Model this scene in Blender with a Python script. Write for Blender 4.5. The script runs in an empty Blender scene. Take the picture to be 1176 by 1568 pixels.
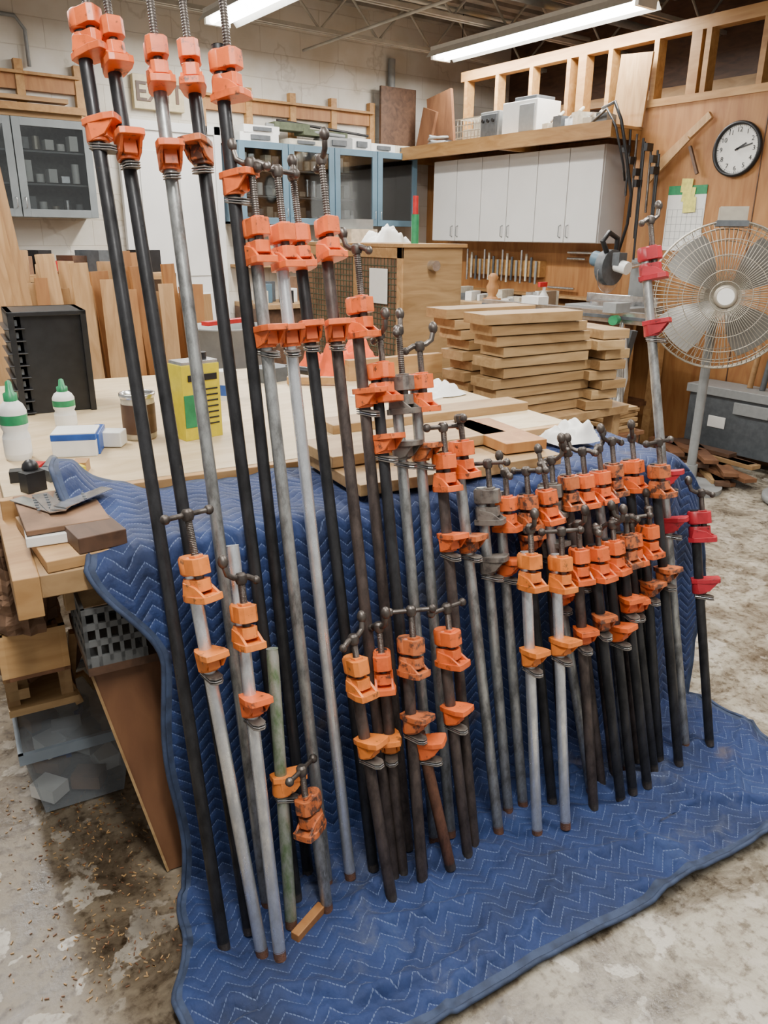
import bpy, math, random
from mathutils import Vector, Matrix, noise
random.seed(7)
col=bpy.context.scene.collection
rad=math.radians

# ---------------------------------------------------------------- materials
def newmat(name):
    m=bpy.data.materials.new(name); m.use_nodes=True
    nt=m.node_tree; b=nt.nodes.get('Principled BSDF'); return m,nt,b
def N(nt,t,**k):
    n=nt.nodes.new(t)
    for a,v in k.items(): setattr(n,a,v)
    return n
def ramp(nt,stops):
    r=nt.nodes.new('ShaderNodeValToRGB'); e=r.color_ramp.elements
    while len(e)>len(stops): e.remove(e[-1])
    while len(e)<len(stops): e.new(0.5)
    for i,(p,c) in enumerate(stops):
        e[i].position=p; e[i].color=(c[0],c[1],c[2],1)
    return r
def plain(name,c,rough=.5,metal=0.,var=.15,scale=30,bump=0.0,c2=None,spec=.5):
    m,nt,b=newmat(name)
    tc=N(nt,'ShaderNodeTexCoord'); no=N(nt,'ShaderNodeTexNoise'); no.inputs['Scale'].default_value=scale; no.inputs['Detail'].default_value=5
    nt.links.new(tc.outputs['Object'],no.inputs['Vector'])
    c2=c2 or tuple(x*(1-var*2) for x in c)
    r=ramp(nt,[(.35,c2),(.65,c)])
    nt.links.new(no.outputs['Fac'],r.inputs['Fac']); nt.links.new(r.outputs['Color'],b.inputs['Base Color'])
    b.inputs['Roughness'].default_value=rough; b.inputs['Metallic'].default_value=metal
    b.inputs['Specular IOR Level'].default_value=spec
    if bump:
        bu=N(nt,'ShaderNodeBump'); bu.inputs['Strength'].default_value=bump; bu.inputs['Distance'].default_value=.003
        nt.links.new(no.outputs['Fac'],bu.inputs['Height']); nt.links.new(bu.outputs['Normal'],b.inputs['Normal'])
    return m
def wood(name,c1,c2,sc=(2,14,14),rough=.55,knots=False):
    m,nt,b=newmat(name)
    tc=N(nt,'ShaderNodeTexCoord'); mp=N(nt,'ShaderNodeMapping'); mp.inputs['Scale'].default_value=sc
    nt.links.new(tc.outputs['Object'],mp.inputs['Vector'])
    no=N(nt,'ShaderNodeTexNoise'); no.inputs['Scale'].default_value=1.6; no.inputs['Detail'].default_value=8; no.inputs['Distortion'].default_value=1.2
    nt.links.new(mp.outputs['Vector'],no.inputs['Vector'])
    n2=N(nt,'ShaderNodeTexNoise'); n2.inputs['Scale'].default_value=1.3
    nt.links.new(tc.outputs['Object'],n2.inputs['Vector'])
    r=ramp(nt,[(.3,c2),(.5,tuple((x+y)/2 for x,y in zip(c1,c2))),(.7,c1)])
    nt.links.new(no.outputs['Fac'],r.inputs['Fac'])
    mx=N(nt,'ShaderNodeMixRGB',blend_type='MULTIPLY'); mx.inputs['Fac'].default_value=.6
    r2=ramp(nt,[(.3,(.65,.58,.50)),(.7,(1,1,1))]); nt.links.new(n2.outputs['Fac'],r2.inputs['Fac'])
    nt.links.new(r.outputs['Color'],mx.inputs['Color1']); nt.links.new(r2.outputs['Color'],mx.inputs['Color2'])
    # tone shift from board to board
    gi=N(nt,'ShaderNodeNewGeometry'); r3=ramp(nt,[(0,(.74,.69,.64)),(1,(1.0,1.0,1.0))]); nt.links.new(gi.outputs['Random Per Island'],r3.inputs['Fac'])
    m4=N(nt,'ShaderNodeMixRGB',blend_type='MULTIPLY'); m4.inputs['Fac'].default_value=1; nt.links.new(mx.outputs['Color'],m4.inputs['Color1']); nt.links.new(r3.outputs['Color'],m4.inputs['Color2'])
    nt.links.new(m4.outputs['Color'],b.inputs['Base Color']); b.inputs['Roughness'].default_value=rough
    bu=N(nt,'ShaderNodeBump'); bu.inputs['Strength'].default_value=.15; bu.inputs['Distance'].default_value=.002
    nt.links.new(no.outputs['Fac'],bu.inputs['Height']); nt.links.new(bu.outputs['Normal'],b.inputs['Normal'])
    return m
def emis(name,c,s):
    m,nt,b=newmat(name); b.inputs['Base Color'].default_value=(*c,1); b.inputs['Emission Color'].default_value=(*c,1); b.inputs['Emission Strength'].default_value=s; return m
def worn(name,paint,under,lo=.36,hi=.44,rough=.4,scale=45):
    m,nt,b=newmat(name)
    tc=N(nt,'ShaderNodeTexCoord'); no=N(nt,'ShaderNodeTexNoise'); no.inputs['Scale'].default_value=scale; no.inputs['Detail'].default_value=7; no.inputs['Roughness'].default_value=.65
    nt.links.new(tc.outputs['Object'],no.inputs['Vector'])
    r=ramp(nt,[(lo,under),(hi,paint),(.8,tuple(min(1,x*1.2) for x in paint))]); nt.links.new(no.outputs['Fac'],r.inputs['Fac'])
    # broad grime
    n2=N(nt,'ShaderNodeTexNoise'); n2.inputs['Scale'].default_value=16; n2.inputs['Detail'].default_value=5; nt.links.new(tc.outputs['Object'],n2.inputs['Vector'])
    r2=ramp(nt,[(.32,(.55,.45,.38)),(.50,(1,1,1))]); nt.links.new(n2.outputs['Fac'],r2.inputs['Fac'])
    mx=N(nt,'ShaderNodeMixRGB',blend_type='MULTIPLY'); mx.inputs['Fac'].default_value=.6; nt.links.new(r.outputs['Color'],mx.inputs['Color1']); nt.links.new(r2.outputs['Color'],mx.inputs['Color2'])
    # chipped edges
    g=N(nt,'ShaderNodeNewGeometry'); r3=ramp(nt,[(.53,(0,0,0)),(.60,(.3,.3,.3))]); nt.links.new(g.outputs['Pointiness'],r3.inputs['Fac'])
    m3=N(nt,'ShaderNodeMixRGB'); m3.inputs['Color2'].default_value=(*under,1); nt.links.new(r3.outputs['Color'],m3.inputs['Fac']); nt.links.new(mx.outputs[0],m3.inputs['Color1'])
    nt.links.new(m3.outputs[0],b.inputs['Base Color'])
    b.inputs['Roughness'].default_value=rough
    bu=N(nt,'ShaderNodeBump'); bu.inputs['Strength'].default_value=.35; bu.inputs['Distance'].default_value=.001
    nt.links.new(no.outputs['Fac'],bu.inputs['Height']); nt.links.new(bu.outputs['Normal'],b.inputs['Normal'])
    return m
def pipe_mat(name,a,b_,metal,rough,scale=(34,34,14),smear=.5):
    m,nt,b=newmat(name)
    tc=N(nt,'ShaderNodeTexCoord'); mp=N(nt,'ShaderNodeMapping'); mp.inputs['Scale'].default_value=scale
    nt.links.new(tc.outputs['Object'],mp.inputs['Vector'])
    no=N(nt,'ShaderNodeTexNoise'); no.inputs['Scale'].default_value=1; no.inputs['Detail'].default_value=8; no.inputs['Roughness'].default_value=.65; nt.links.new(mp.outputs['Vector'],no.inputs['Vector'])
    r=ramp(nt,[(.36,b_),(.60,a)]); nt.links.new(no.outputs['Fac'],r.inputs['Fac'])
    # rust and glue smears
    n2=N(nt,'ShaderNodeTexNoise'); n2.inputs['Scale'].default_value=9; n2.inputs['Detail'].default_value=9; n2.inputs['Roughness'].default_value=.7; nt.links.new(tc.outputs['Object'],n2.inputs['Vector'])
    r2=ramp(nt,[(.63,(0,0,0)),(.69,(smear,)*3)]); nt.links.new(n2.outputs['Fac'],r2.inputs['Fac'])
    mx=N(nt,'ShaderNodeMixRGB'); mx.inputs['Color2'].default_value=(.16,.11,.075,1); nt.links.new(r2.outputs['Color'],mx.inputs['Fac']); nt.links.new(r.outputs['Color'],mx.inputs['Color1'])
    nt.links.new(mx.outputs[0],b.inputs['Base Color'])
    b.inputs['Metallic'].default_value=metal
    r4=ramp(nt,[(.3,(rough+.25,)*3),(.7,(rough-.08,)*3)]); nt.links.new(no.outputs['Fac'],r4.inputs['Fac']); nt.links.new(r4.outputs['Color'],b.inputs['Roughness'])
    return m

ORANGE=worn('orange_cast_paint',(.80,.145,.028),(.14,.05,.028),.35,.41)
ORANGE2=worn('orange_old_paint',(.56,.145,.042),(.10,.05,.035),.43,.51)
ORANGE3=worn('orange_light_paint',(.82,.225,.034),(.20,.08,.03),.34,.41)
RED=worn('red_paint',(.46,.018,.032),(.10,.02,.02),.33,.40)
GREYC=worn('grey_cast_iron',(.16,.14,.12),(.06,.05,.045),.35,.5,.5)
PBLACK=pipe_mat('black_pipe',(.036,.036,.039),(.012,.012,.013),.35,.33,smear=.2)
PGALV=pipe_mat('galvanized_pipe',(.46,.47,.46),(.17,.17,.165),.78,.38,smear=.4)
PSILV=pipe_mat('bright_galvanized_pipe',(.88,.90,.92),(.55,.57,.59),.8,.25,smear=.2)
PRUST=pipe_mat('brown_pipe',(.11,.085,.075),(.04,.03,.027),.45,.38,smear=.3)
PCOPP=pipe_mat('copper_brown_pipe',(.24,.11,.065),(.09,.045,.03),.5,.45)
PGREEN=pipe_mat('greenish_pipe',(.42,.43,.38),(.15,.22,.11),.6,.45)
STEEL=pipe_mat('screw_steel',(.15,.13,.115),(.055,.045,.04),.8,.38)
BLKM=plain('black_metal',(.022,.022,.024),.4,.3)
BRIGHT=plain('bright_metal',(.7,.7,.7),.25,.9)
PINE=wood('pine_wood',(.60,.38,.17),(.42,.23,.085))
PINE2=wood('light_board_wood',(.54,.37,.185),(.34,.21,.09))
PINEV=wood('upright_board_wood',(.66,.43,.21),(.44,.25,.10),sc=(14,14,2))
PLY=wood('orange_plywood',(.50,.25,.085),(.34,.14,.042),sc=(10,10,1.6))
PLYB=wood('brown_plywood',(.26,.125,.06),(.15,.065,.03),sc=(8,8,2))
BENCHT=wood('pale_bench_top',(.76,.63,.42),(.60,.46,.27),sc=(3,10,10),rough=.5)
OLDW=wood('worn_bench_wood',(.54,.37,.19),(.34,.21,.095),sc=(10,3,10))
DARKW=wood('dark_walnut_board',(.15,.08,.045),(.065,.033,.02),sc=(10,3,10))
BEAM=wood('fir_beam',(.56,.33,.12),(.38,.19,.055),sc=(12,2,12))
WHITE=plain('white_melamine',(.72,.71,.69),.35,0,.03,3)
CREAM=plain('cream_box',(.60,.55,.44),.5)
WPLAS=plain('white_plastic',(.75,.75,.72),.4,0,.03)
GREEN=plain('green_plastic',(.02,.26,.10),.4)
TEAL=plain('teal_blue_paint',(.095,.165,.22),.45,0,.08,6)
GREYP=plain('grey_cabinet_paint',(.20,.225,.235),.45,0,.08,6)
DARKIN=plain('dark_interior',(.17,.165,.15),.8)
GREYPL=plain('grey_plastic',(.25,.26,.26),.5,0,.06)
CRATEG=plain('crate_grey_plastic',(.13,.135,.135),.55,0,.08)
DGREY=plain('dark_grey_plastic',(.085,.095,.105),.5)
BLUEP=plain('blue_print',(.02,.09,.38),.4)
LIDB=plain('bin_lid_grey_blue',(.19,.23,.27),.45,0,.05)
YEL=plain('yellow_label',(.70,.58,.02),.4,0,.06,40)
YNOTE=plain('yellow_note',(.85,.78,.18),.6)
PAPER=plain('paper_white',(.80,.79,.75),.7,0,.02)
KRAFT=plain('kraft_paper',(.24,.13,.07),.75,0,.25,9,.3)
REDP=plain('red_plastic',(.55,.02,.02),.4)
ORCL=plain('orange_cloth',(.88,.11,.02),.8,0,.15,15)
FABG=plain('green_canvas',(.10,.12,.07),.8)
BEIGE=plain('fan_beige_metal',(.40,.36,.29),.35,.4,.05)
BLADE=plain('fan_blade_grey',(.22,.21,.19),.4,.3,.05)
JOIST=plain('joist_paint',(.46,.44,.38),.6,.1,.12,8)
DECK=plain('roof_deck_grey',(.40,.37,.32),.8,0,.25,4)
TUBE=emis('fluorescent_tube',(1,.99,.96),26)
FIXT=plain('fixture_white_enamel',(.8,.8,.76),.4,0,.03)

def mat_glass(name):
    m,nt,b=newmat(name); out=nt.nodes['Material Output']
    tr=N(nt,'ShaderNodeBsdfTransparent'); tr.inputs[0].default_value=(.85,.88,.89,1)
    gl=N(nt,'ShaderNodeBsdfGlossy'); gl.inputs['Roughness'].default_value=.04
    fr=N(nt,'ShaderNodeFresnel'); fr.inputs[0].default_value=1.8
    mx=N(nt,'ShaderNodeMixShader'); nt.links.new(fr.outputs[0],mx.inputs[0]); nt.links.new(tr.outputs[0],mx.inputs[1]); nt.links.new(gl.outputs[0],mx.inputs[2]); nt.links.new(mx.outputs[0],out.inputs[0])
    return m
GLASS=mat_glass('cabinet_glass')
def mat_clear(name):
    m,nt,b=newmat(name); out=nt.nodes['Material Output']
    tr=N(nt,'ShaderNodeBsdfTransparent'); tr.inputs[0].default_value=(.8,.83,.85,1)
    b.inputs['Base Color'].default_value=(.42,.46,.50,1); b.inputs['Roughness'].default_value=.2
    mx=N(nt,'ShaderNodeMixShader'); mx.inputs[0].default_value=.3; nt.links.new(tr.outputs[0],mx.inputs[1]); nt.links.new(b.outputs[0],mx.inputs[2]); nt.links.new(mx.outputs[0],out.inputs[0])
    return m
CLEAR=mat_clear('clear_plastic')

def mat_blockwall():
    m,nt,b=newmat('painted_block_wall')
    g=N(nt,'ShaderNodeNewGeometry'); sp=N(nt,'ShaderNodeSeparateXYZ'); cb=N(nt,'ShaderNodeCombineXYZ')
    nt.links.new(g.outputs['Position'],sp.inputs[0]); nt.links.new(sp.outputs['X'],cb.inputs['X']); nt.links.new(sp.outputs['Z'],cb.inputs['Y'])
    br=N(nt,'ShaderNodeTexBrick'); br.inputs['Scale'].default_value=1; br.inputs['Brick Width'].default_value=.4; br.inputs['Row Height'].default_value=.2; br.inputs['Mortar Size'].default_value=.005; br.inputs['Mortar Smooth'].default_value=.6
    br.inputs['Color1'].default_value=(.64,.61,.55,1); br.inputs['Color2'].default_value=(.61,.58,.52,1); br.inputs['Mortar'].default_value=(.54,.50,.44,1)
    nt.links.new(cb.outputs[0],br.inputs['Vector'])
    no=N(nt,'ShaderNodeTexNoise'); no.inputs['Scale'].default_value=2.2; no.inputs['Detail'].default_value=8; nt.links.new(g.outputs['Position'],no.inputs['Vector'])
    r=ramp(nt,[(.36,(.78,.73,.64)),(.56,(1,1,1))]); nt.links.new(no.outputs['Fac'],r.inputs['Fac'])
    mx=N(nt,'ShaderNodeMixRGB',blend_type='MULTIPLY'); mx.inputs['Fac'].default_value=.8; nt.links.new(br.outputs['Color'],mx.inputs['Color1']); nt.links.new(r.outputs['Color'],mx.inputs['Color2'])
    # crack lines
    n3=N(nt,'ShaderNodeTexNoise'); n3.inputs['Scale'].default_value=1.1; n3.inputs['Detail'].default_value=5; nt.links.new(g.outputs['Position'],n3.inputs['Vector'])
    r3=ramp(nt,[(.493,(1,1,1)),(.5,(.45,.40,.34)),(.507,(1,1,1))]); nt.links.new(n3.outputs['Fac'],r3.inputs['Fac'])
    m3=N(nt,'ShaderNodeMixRGB',blend_type='MULTIPLY'); m3.inputs['Fac'].default_value=.35; nt.links.new(mx.outputs[0],m3.inputs['Color1']); nt.links.new(r3.outputs['Color'],m3.inputs['Color2'])
    nt.links.new(m3.outputs[0],b.inputs['Base Color']); b.inputs['Roughness'].default_value=.7
    bu=N(nt,'ShaderNodeBump'); bu.invert=True; bu.inputs['Strength'].default_value=.4; bu.inputs['Distance'].default_value=.008; nt.links.new(br.outputs['Fac'],bu.inputs['Height']); nt.links.new(bu.outputs['Normal'],b.inputs['Normal'])
    return m
def mat_floor():
    m,nt,b=newmat('stained_concrete')
    g=N(nt,'ShaderNodeNewGeometry'); L=nt.links.new
    def noi(s,d=8,dist=0,ro=.55):
        n=N(nt,'ShaderNodeTexNoise'); n.inputs['Scale'].default_value=s; n.inputs['Detail'].default_value=d; n.inputs['Distortion'].default_value=dist; n.inputs['Roughness'].default_value=ro; L(g.outputs['Position'],n.inputs['Vector']); return n
    n1=noi(4.6,12,.5,.70); r1=ramp(nt,[(.34,(.115,.092,.065)),(.45,(.235,.20,.15)),(.54,(.38,.34,.265)),(.66,(.52,.48,.395))]); L(n1.outputs['Fac'],r1.inputs['Fac'])
    # dirtier, browner zone under and beside the bench end
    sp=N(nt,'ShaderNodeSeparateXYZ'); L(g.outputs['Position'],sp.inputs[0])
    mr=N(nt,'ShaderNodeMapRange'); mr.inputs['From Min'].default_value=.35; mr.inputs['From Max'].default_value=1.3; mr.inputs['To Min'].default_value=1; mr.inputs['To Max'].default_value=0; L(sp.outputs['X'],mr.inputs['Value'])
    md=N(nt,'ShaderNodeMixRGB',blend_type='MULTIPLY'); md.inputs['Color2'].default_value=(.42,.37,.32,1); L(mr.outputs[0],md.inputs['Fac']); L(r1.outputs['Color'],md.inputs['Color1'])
    # worn white paint flakes
    n2=noi(9,6,.3,.5); r2=ramp(nt,[(.57,(0,0,0)),(.585,(1,1,1))]); L(n2.outputs['Fac'],r2.inputs['Fac'])
    mx=N(nt,'ShaderNodeMixRGB'); mx.inputs['Color2'].default_value=(.54,.50,.43,1)
    n2b=noi(1.9,3); r2b=ramp(nt,[(.42,(.15,.15,.15)),(.6,(.85,.85,.85))]); L(n2b.outputs['Fac'],r2b.inputs['Fac'])
    mu=N(nt,'ShaderNodeMixRGB',blend_type='MULTIPLY'); mu.inputs['Fac'].default_value=1; L(r2.outputs['Color'],mu.inputs['Color1']); L(r2b.outputs['Color'],mu.inputs['Color2'])
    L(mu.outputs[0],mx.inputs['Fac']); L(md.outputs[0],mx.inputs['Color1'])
    # dark oil specks
    n3=noi(34,8,0,.65); r3=ramp(nt,[(.36,(.28,.23,.18)),(.50,(1,1,1))]); L(n3.outputs['Fac'],r3.inputs['Fac'])
    m3=N(nt,'ShaderNodeMixRGB',blend_type='MULTIPLY'); m3.inputs['Fac'].default_value=.85; L(mx.outputs[0],m3.inputs['Color1']); L(r3.outputs['Color'],m3.inputs['Color2'])
    L(m3.outputs[0],b.inputs['Base Color'])
    r4=ramp(nt,[(.35,(.18,.18,.18)),(.65,(.50,.50,.50))]); L(n1.outputs['Fac'],r4.inputs['Fac']); L(r4.outputs['Color'],b.inputs['Roughness'])
    bu=N(nt,'ShaderNodeBump'); bu.inputs['Strength'].default_value=.3; bu.inputs['Distance'].default_value=.005; L(n3.outputs['Fac'],bu.inputs['Height']); L(bu.outputs['Normal'],b.inputs['Normal'])
    return m
def mat_blanket():
    m,nt,b=newmat('quilted_blue_fabric'); L=nt.links.new
    uv=N(nt,'ShaderNodeUVMap'); sp=N(nt,'ShaderNodeSeparateXYZ'); L(uv.outputs[0],sp.inputs[0])
    def M(op,a,b2=None,c=None):
        n=N(nt,'ShaderNodeMath',operation=op)
        for i,x in enumerate((a,b2,c)):
            if x is None: continue
            if isinstance(x,(int,float)): n.inputs[i].default_value=x
            else: L(x,n.inputs[i])
        return n.outputs[0]
    tri=M('PINGPONG',sp.outputs['X'],.042)
    q=M('FRACT',M('DIVIDE',M('ADD',sp.outputs['Y'],M('MULTIPLY',tri,.9)),.030))
    line=M('LESS_THAN',q,.10)
    dash=M('GREATER_THAN',M('FRACT',M('MULTIPLY',sp.outputs['X'],170)),.3)
    line=M('MULTIPLY',line,dash)
    no=N(nt,'ShaderNodeTexNoise'); no.inputs['Scale'].default_value=4; no.inputs['Detail'].default_value=9; no.inputs['Roughness'].default_value=.65; L(uv.outputs[0],no.inputs['Vector'])
    r=ramp(nt,[(.33,(.007,.016,.055)),(.55,(.010,.028,.112)),(.74,(.024,.052,.155))]); L(no.outputs['Fac'],r.inputs['Fac'])
    mx=N(nt,'ShaderNodeMixRGB'); mx.inputs['Color2'].default_value=(.15,.20,.34,1); L(M('MULTIPLY',line,.5),mx.inputs['Fac']); L(r.outputs['Color'],mx.inputs['Color1'])
    n2=N(nt,'ShaderNodeTexNoise'); n2.inputs['Scale'].default_value=2.3; n2.inputs['Detail'].default_value=12; n2.inputs['Roughness'].default_value=.75; L(uv.outputs[0],n2.inputs['Vector'])
    r2=ramp(nt,[(.55,(0,0,0)),(.70,(.65,.65,.65))]); L(n2.outputs['Fac'],r2.inputs['Fac'])
    m2=N(nt,'ShaderNodeMixRGB'); m2.inputs['Color2'].default_value=(.10,.108,.13,1); L(r2.outputs['Color'],m2.inputs['Fac']); L(mx.outputs[0],m2.inputs['Color1'])
    n5=N(nt,'ShaderNodeTexNoise'); n5.inputs['Scale'].default_value=5; n5.inputs['Detail'].default_value=5; L(uv.outputs[0],n5.inputs['Vector'])
    r5=ramp(nt,[(.64,(0,0,0)),(.74,(.55,.55,.55))]); L(n5.outputs['Fac'],r5.inputs['Fac'])
    m5=N(nt,'ShaderNodeMixRGB'); m5.inputs['Color2'].default_value=(.12,.09,.06,1); L(r5.outputs['Color'],m5.inputs['Fac']); L(m2.outputs[0],m5.inputs['Color1'])
    L(m5.outputs[0],b.inputs['Base Color']); b.inputs['Roughness'].default_value=.8
    b.inputs['Sheen Weight'].default_value=.05
    puff=M('SINE',M('MULTIPLY',q,math.pi))
    nf=N(nt,'ShaderNodeTexNoise'); nf.inputs['Scale'].default_value=38; nf.inputs['Detail'].default_value=5; L(uv.outputs[0],nf.inputs['Vector'])
    h=M('ADD',puff,M('MULTIPLY',nf.outputs['Fac'],2.6))
    bu=N(nt,'ShaderNodeBump'); bu.inputs['Strength'].default_value=.75; bu.inputs['Distance'].default_value=.003; L(h,bu.inputs['Height']); L(bu.outputs['Normal'],b.inputs['Normal'])
    return m
BLANKET=mat_blanket(); BIND=plain('blue_binding',(.04,.06,.12),.8,0,.25,30)

# ---------------------------------------------------------------- mesh builder
TM=Matrix.Rotation(rad(-7),4,'Z')     # bench is turned 7 degrees from the room axes
def T(a,n,z=0): return TM@Vector((a,n,z))
class MB:
    def __init__(s,base=None): s.v=[];s.f=[];s.m=[];s.s=[];s.mats=[];s.B=base or Matrix()
    def mi(s,mat):
        if mat not in s.mats: s.mats.append(mat)
        return s.mats.index(mat)
    def add(s,vs,fs,mat,sm=False,M=None):
        o=len(s.v); MM=s.B@(M if M is not None else Matrix())
        s.v+=[MM@Vector(v) for v in vs]; k=s.mi(mat)
        for f in fs: s.f.append([i+o for i in f]); s.m.append(k); s.s.append(sm)
    def box(s,c,d,mat,M=None,rz=0,rx=0,ry=0):
        x,y,z=[q/2 for q in d]
        vs=[(-x,-y,-z),(x,-y,-z),(x,y,-z),(-x,y,-z),(-x,-y,z),(x,-y,z),(x,y,z),(-x,y,z)]
        fs=[(0,3,2,1),(4,5,6,7),(0,1,5,4),(1,2,6,5),(2,3,7,6),(3,0,4,7)]
        L=Matrix.Translation(c)@Matrix.Rotation(rz,4,'Z')@Matrix.Rotation(ry,4,'Y')@Matrix.Rotation(rx,4,'X')
        s.add(vs,fs,mat,False,(M@L) if M is not None else L)
    def b2(s,p0,p1,mat,M=None):
        s.box([(a+b)/2 for a,b in zip(p0,p1)],[abs(b-a) for a,b in zip(p0,p1)],mat,M)
    def lathe(s,prof,mat,M=None,seg=14,sm=True,cap=True):
        vs=[];fs=[];n=len(prof)
        for r,z in prof:
            for i in range(seg):
                t=2*math.pi*i/seg; vs.append((r*math.cos(t),r*math.sin(t),z))
        for j in range(n-1):
            for i in range(seg):
                k=(i+1)%seg; fs.append((j*seg+i,j*seg+k,(j+1)*seg+k,(j+1)*seg+i))
        s.add(vs,fs,mat,sm,M)
        if cap:
            s.add(vs[:seg],[tuple(reversed(range(seg)))],mat,False,M); s.add(vs[-seg:],[tuple(range(seg))],mat,False,M)
    def cyl(s,p0,p1,r,mat,M=None,seg=12,r1=None,cap=True):
        p0=Vector(p0);p1=Vector(p1);d=p1-p0;L=d.length
        if L<1e-6: return
        q=d.to_track_quat('Z','Y').to_matrix().to_4x4(); MM=Matrix.Translation(p0)@q
        s.lathe([(r,0),(r1 if r1 is not None else r,L)],mat,(M@MM) if M is not None else MM,seg,True,cap)
    def tube(s,pts,r,mat,M=None,seg=8,closed=False):
        pts=[Vector(p) for p in pts]; n=len(pts); vs=[];fs=[]
        for i,p in enumerate(pts):
            a=pts[i-1] if (i>0 or closed) else p; b=pts[(i+1)%n] if (i<n-1 or closed) else p
            d=(b-a).normalized(); up=Vector((0,0,1)) if abs(d.z)<.9 else Vector((1,0,0))
            if i>0: up=pu
            x=d.cross(up); 
            if x.length<1e-4: x=d.orthogonal()
            x.normalize(); y=x.cross(d).normalized(); pu=y
            for k in range(seg):
                t=2*math.pi*k/seg; vs.append(p+x*r*math.cos(t)+y*r*math.sin(t))
        m=n if closed else n-1
        for i in range(m):
            j=(i+1)%n
            for k in range(seg):
                l=(k+1)%seg; fs.append((i*seg+k,i*seg+l,j*seg+l,j*seg+k))
        if not closed: fs.append(tuple(reversed(range(seg)))); fs.append(tuple((n-1)*seg+k for k in range(seg)))
        s.add(vs,fs,mat,True,M)
    def prism(s,poly,z0,z1,mat,M=None):
        n=len(poly); vs=[(x,y,z0) for x,y in poly]+[(x,y,z1) for x,y in poly]
        fs=[tuple(reversed(range(n))),tuple(range(n,2*n))]+[(i,(i+1)%n,n+(i+1)%n,n+i) for i in range(n)]
        s.add(vs,fs,mat,False,M)
    def ball(s,c,r,mat,M=None,seg=10,sc=(1,1,1)):
        pr=[(max(1e-4,r*math.sin(math.pi*i/6)),-r*math.cos(math.pi*i/6)) for i in range(7)]
        L=Matrix.Translation(c)@Matrix.Diagonal((*sc,1)); s.lathe(pr,mat,(M@L) if M is not None else L,seg,True,False)
    def make(s,name,bevel=0,parent=None,origin=None):
        me=bpy.data.meshes.new(name)
        o=Vector(origin) if origin is not None else (sum((Vector(v) for v in s.v),Vector())/max(1,len(s.v)))
        me.from_pydata([v-o for v in s.v],[],s.f)
        for m in s.mats: me.materials.append(m)
        me.polygons.foreach_set('material_index',s.m); me.polygons.foreach_set('use_smooth',s.s); me.update()
        ob=bpy.data.objects.new(name,me); col.objects.link(ob); ob.location=o
        if bevel:
            b=ob.modifiers.new('bevel','BEVEL'); b.width=bevel; b.segments=2; b.limit_method='ANGLE'; b.angle_limit=rad(40)
        if parent: ob.parent=parent
        return ob

# ---------------------------------------------------------------- room shell
FLOOR=mat_floor(); BLOCK=mat_blockwall()
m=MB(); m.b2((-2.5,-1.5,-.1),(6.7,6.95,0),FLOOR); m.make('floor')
m=MB(); m.b2((-2.5,6.85,0),(6.7,7.0,3.5),BLOCK); m.make('wall_back')
m=MB(); m.b2((5.5,4.05,0),(5.6,6.85,2.3),PLY); m.make('wall_right')
m=MB(); m.b2((5.25,-.5,0),(5.35,4.05,2.40),PLY)
for y in (3.05,1.85): m.b2((5.245,y-.003,0),(5.25,y+.003,2.4),DARKW)
m.make('wall_partition')
m=MB(); m.b2((6.6,-1.5,0),(6.7,6.85,3.5),DARKW); m.make('wall_loft')
m=MB(); m.b2((5.36,-.5,2.31),(6.6,6.85,2.33),PLYB); m.make('loft_floor')
# ceiling deck, corrugated
m=MB(); m.b2((-2.5,-1.5,3.50),(6.7,6.95,3.55),DECK)
y=-1.5
while y<6.9:
    m.b2((-2.5,y,3.45),(6.7,y+.09,3.50),DECK); y+=.19
m.make('ceiling')
def joist(y):
    m=MB(); 
    for dy in (-.025,.025):
        m.b2((-2.5,y+dy-.012,3.40),(6.6,y+dy+.012,3.445),JOIST); m.b2((-2.5,y+dy-.012,3.10),(6.6,y+dy+.012,3.13),JOIST)
    x=-2.4;k=0
    while x<6.3:
        m.cyl((x,y,3.12 if k%2 else 3.42),(x+.3,y,3.42 if k%2 else 3.12),.010,JOIST,seg=6); x+=.3;k+=1
    m.make('ceiling_joist')
for y in (6.35,5.35,4.35,3.35,2.35): joist(y)
m=MB(); m.cyl((-2,5.7,3.28),(6.5,5.7,3.28),.018,JOIST); m.cyl((-2,4.9,3.2),(6.5,4.9,3.2),.03,GREYPL); m.cyl((4.0,-1,3.05),(4.0,6.8,3.05),.012,JOIST)
m.make('ceiling_conduit')
m=MB(); m.cyl((4.98,6.80,2.28),(4.98,6.80,3.1),.035,GREYPL); m.make('drain_pipe')
m=MB(); m.tube([(1.2,6.82,2.98),(1.6,6.82,2.98),(1.66,6.82,2.9),(1.66,6.82,2.66)],.014,GREYPL); m.make('wall_conduit')

# stud wall above the ledge
m=MB(); m.b2((5.26,-.5,2.84),(5.35,6.1,2.92),BEAM)
y=6.05
while y>-.4:
    m.b2((5.26,y-.04,2.41 if y<4.05 else 2.30),(5.35,y,2.84),BEAM); y-=.41
m.b2((5.26,3.62,2.41),(5.35,3.70,2.84),BEAM); m.b2((5.26,4.62,2.3),(5.35,4.7,2.84),BEAM)
m.b2((5.24,-.5,2.40),(5.36,4.05,2.45),BEAM)
m.b2((5.8,-.4,2.55),(5.85,6.0,2.62),OLDW); m.b2((5.9,2.0,2.33),(6.4,2.9,2.65),KRAFT); m.b2((5.9,3.5,2.33),(6.3,4.1,2.6),DGREY)
m.make('stud_wall_frame')
m=MB(); m.box((5.19,4.10,2.52),(.02,.26,.48),PINEV,rz=.1,rx=.06); m.box((5.16,6.25,2.53),(.03,.35,.46),PLYB,rx=-.15); m.box((5.13,6.42,2.47),(.03,.2,.34),PLYB,rx=.3); m.box((5.0,6.72,2.57),(.42,.03,.55),DARKW)
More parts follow.
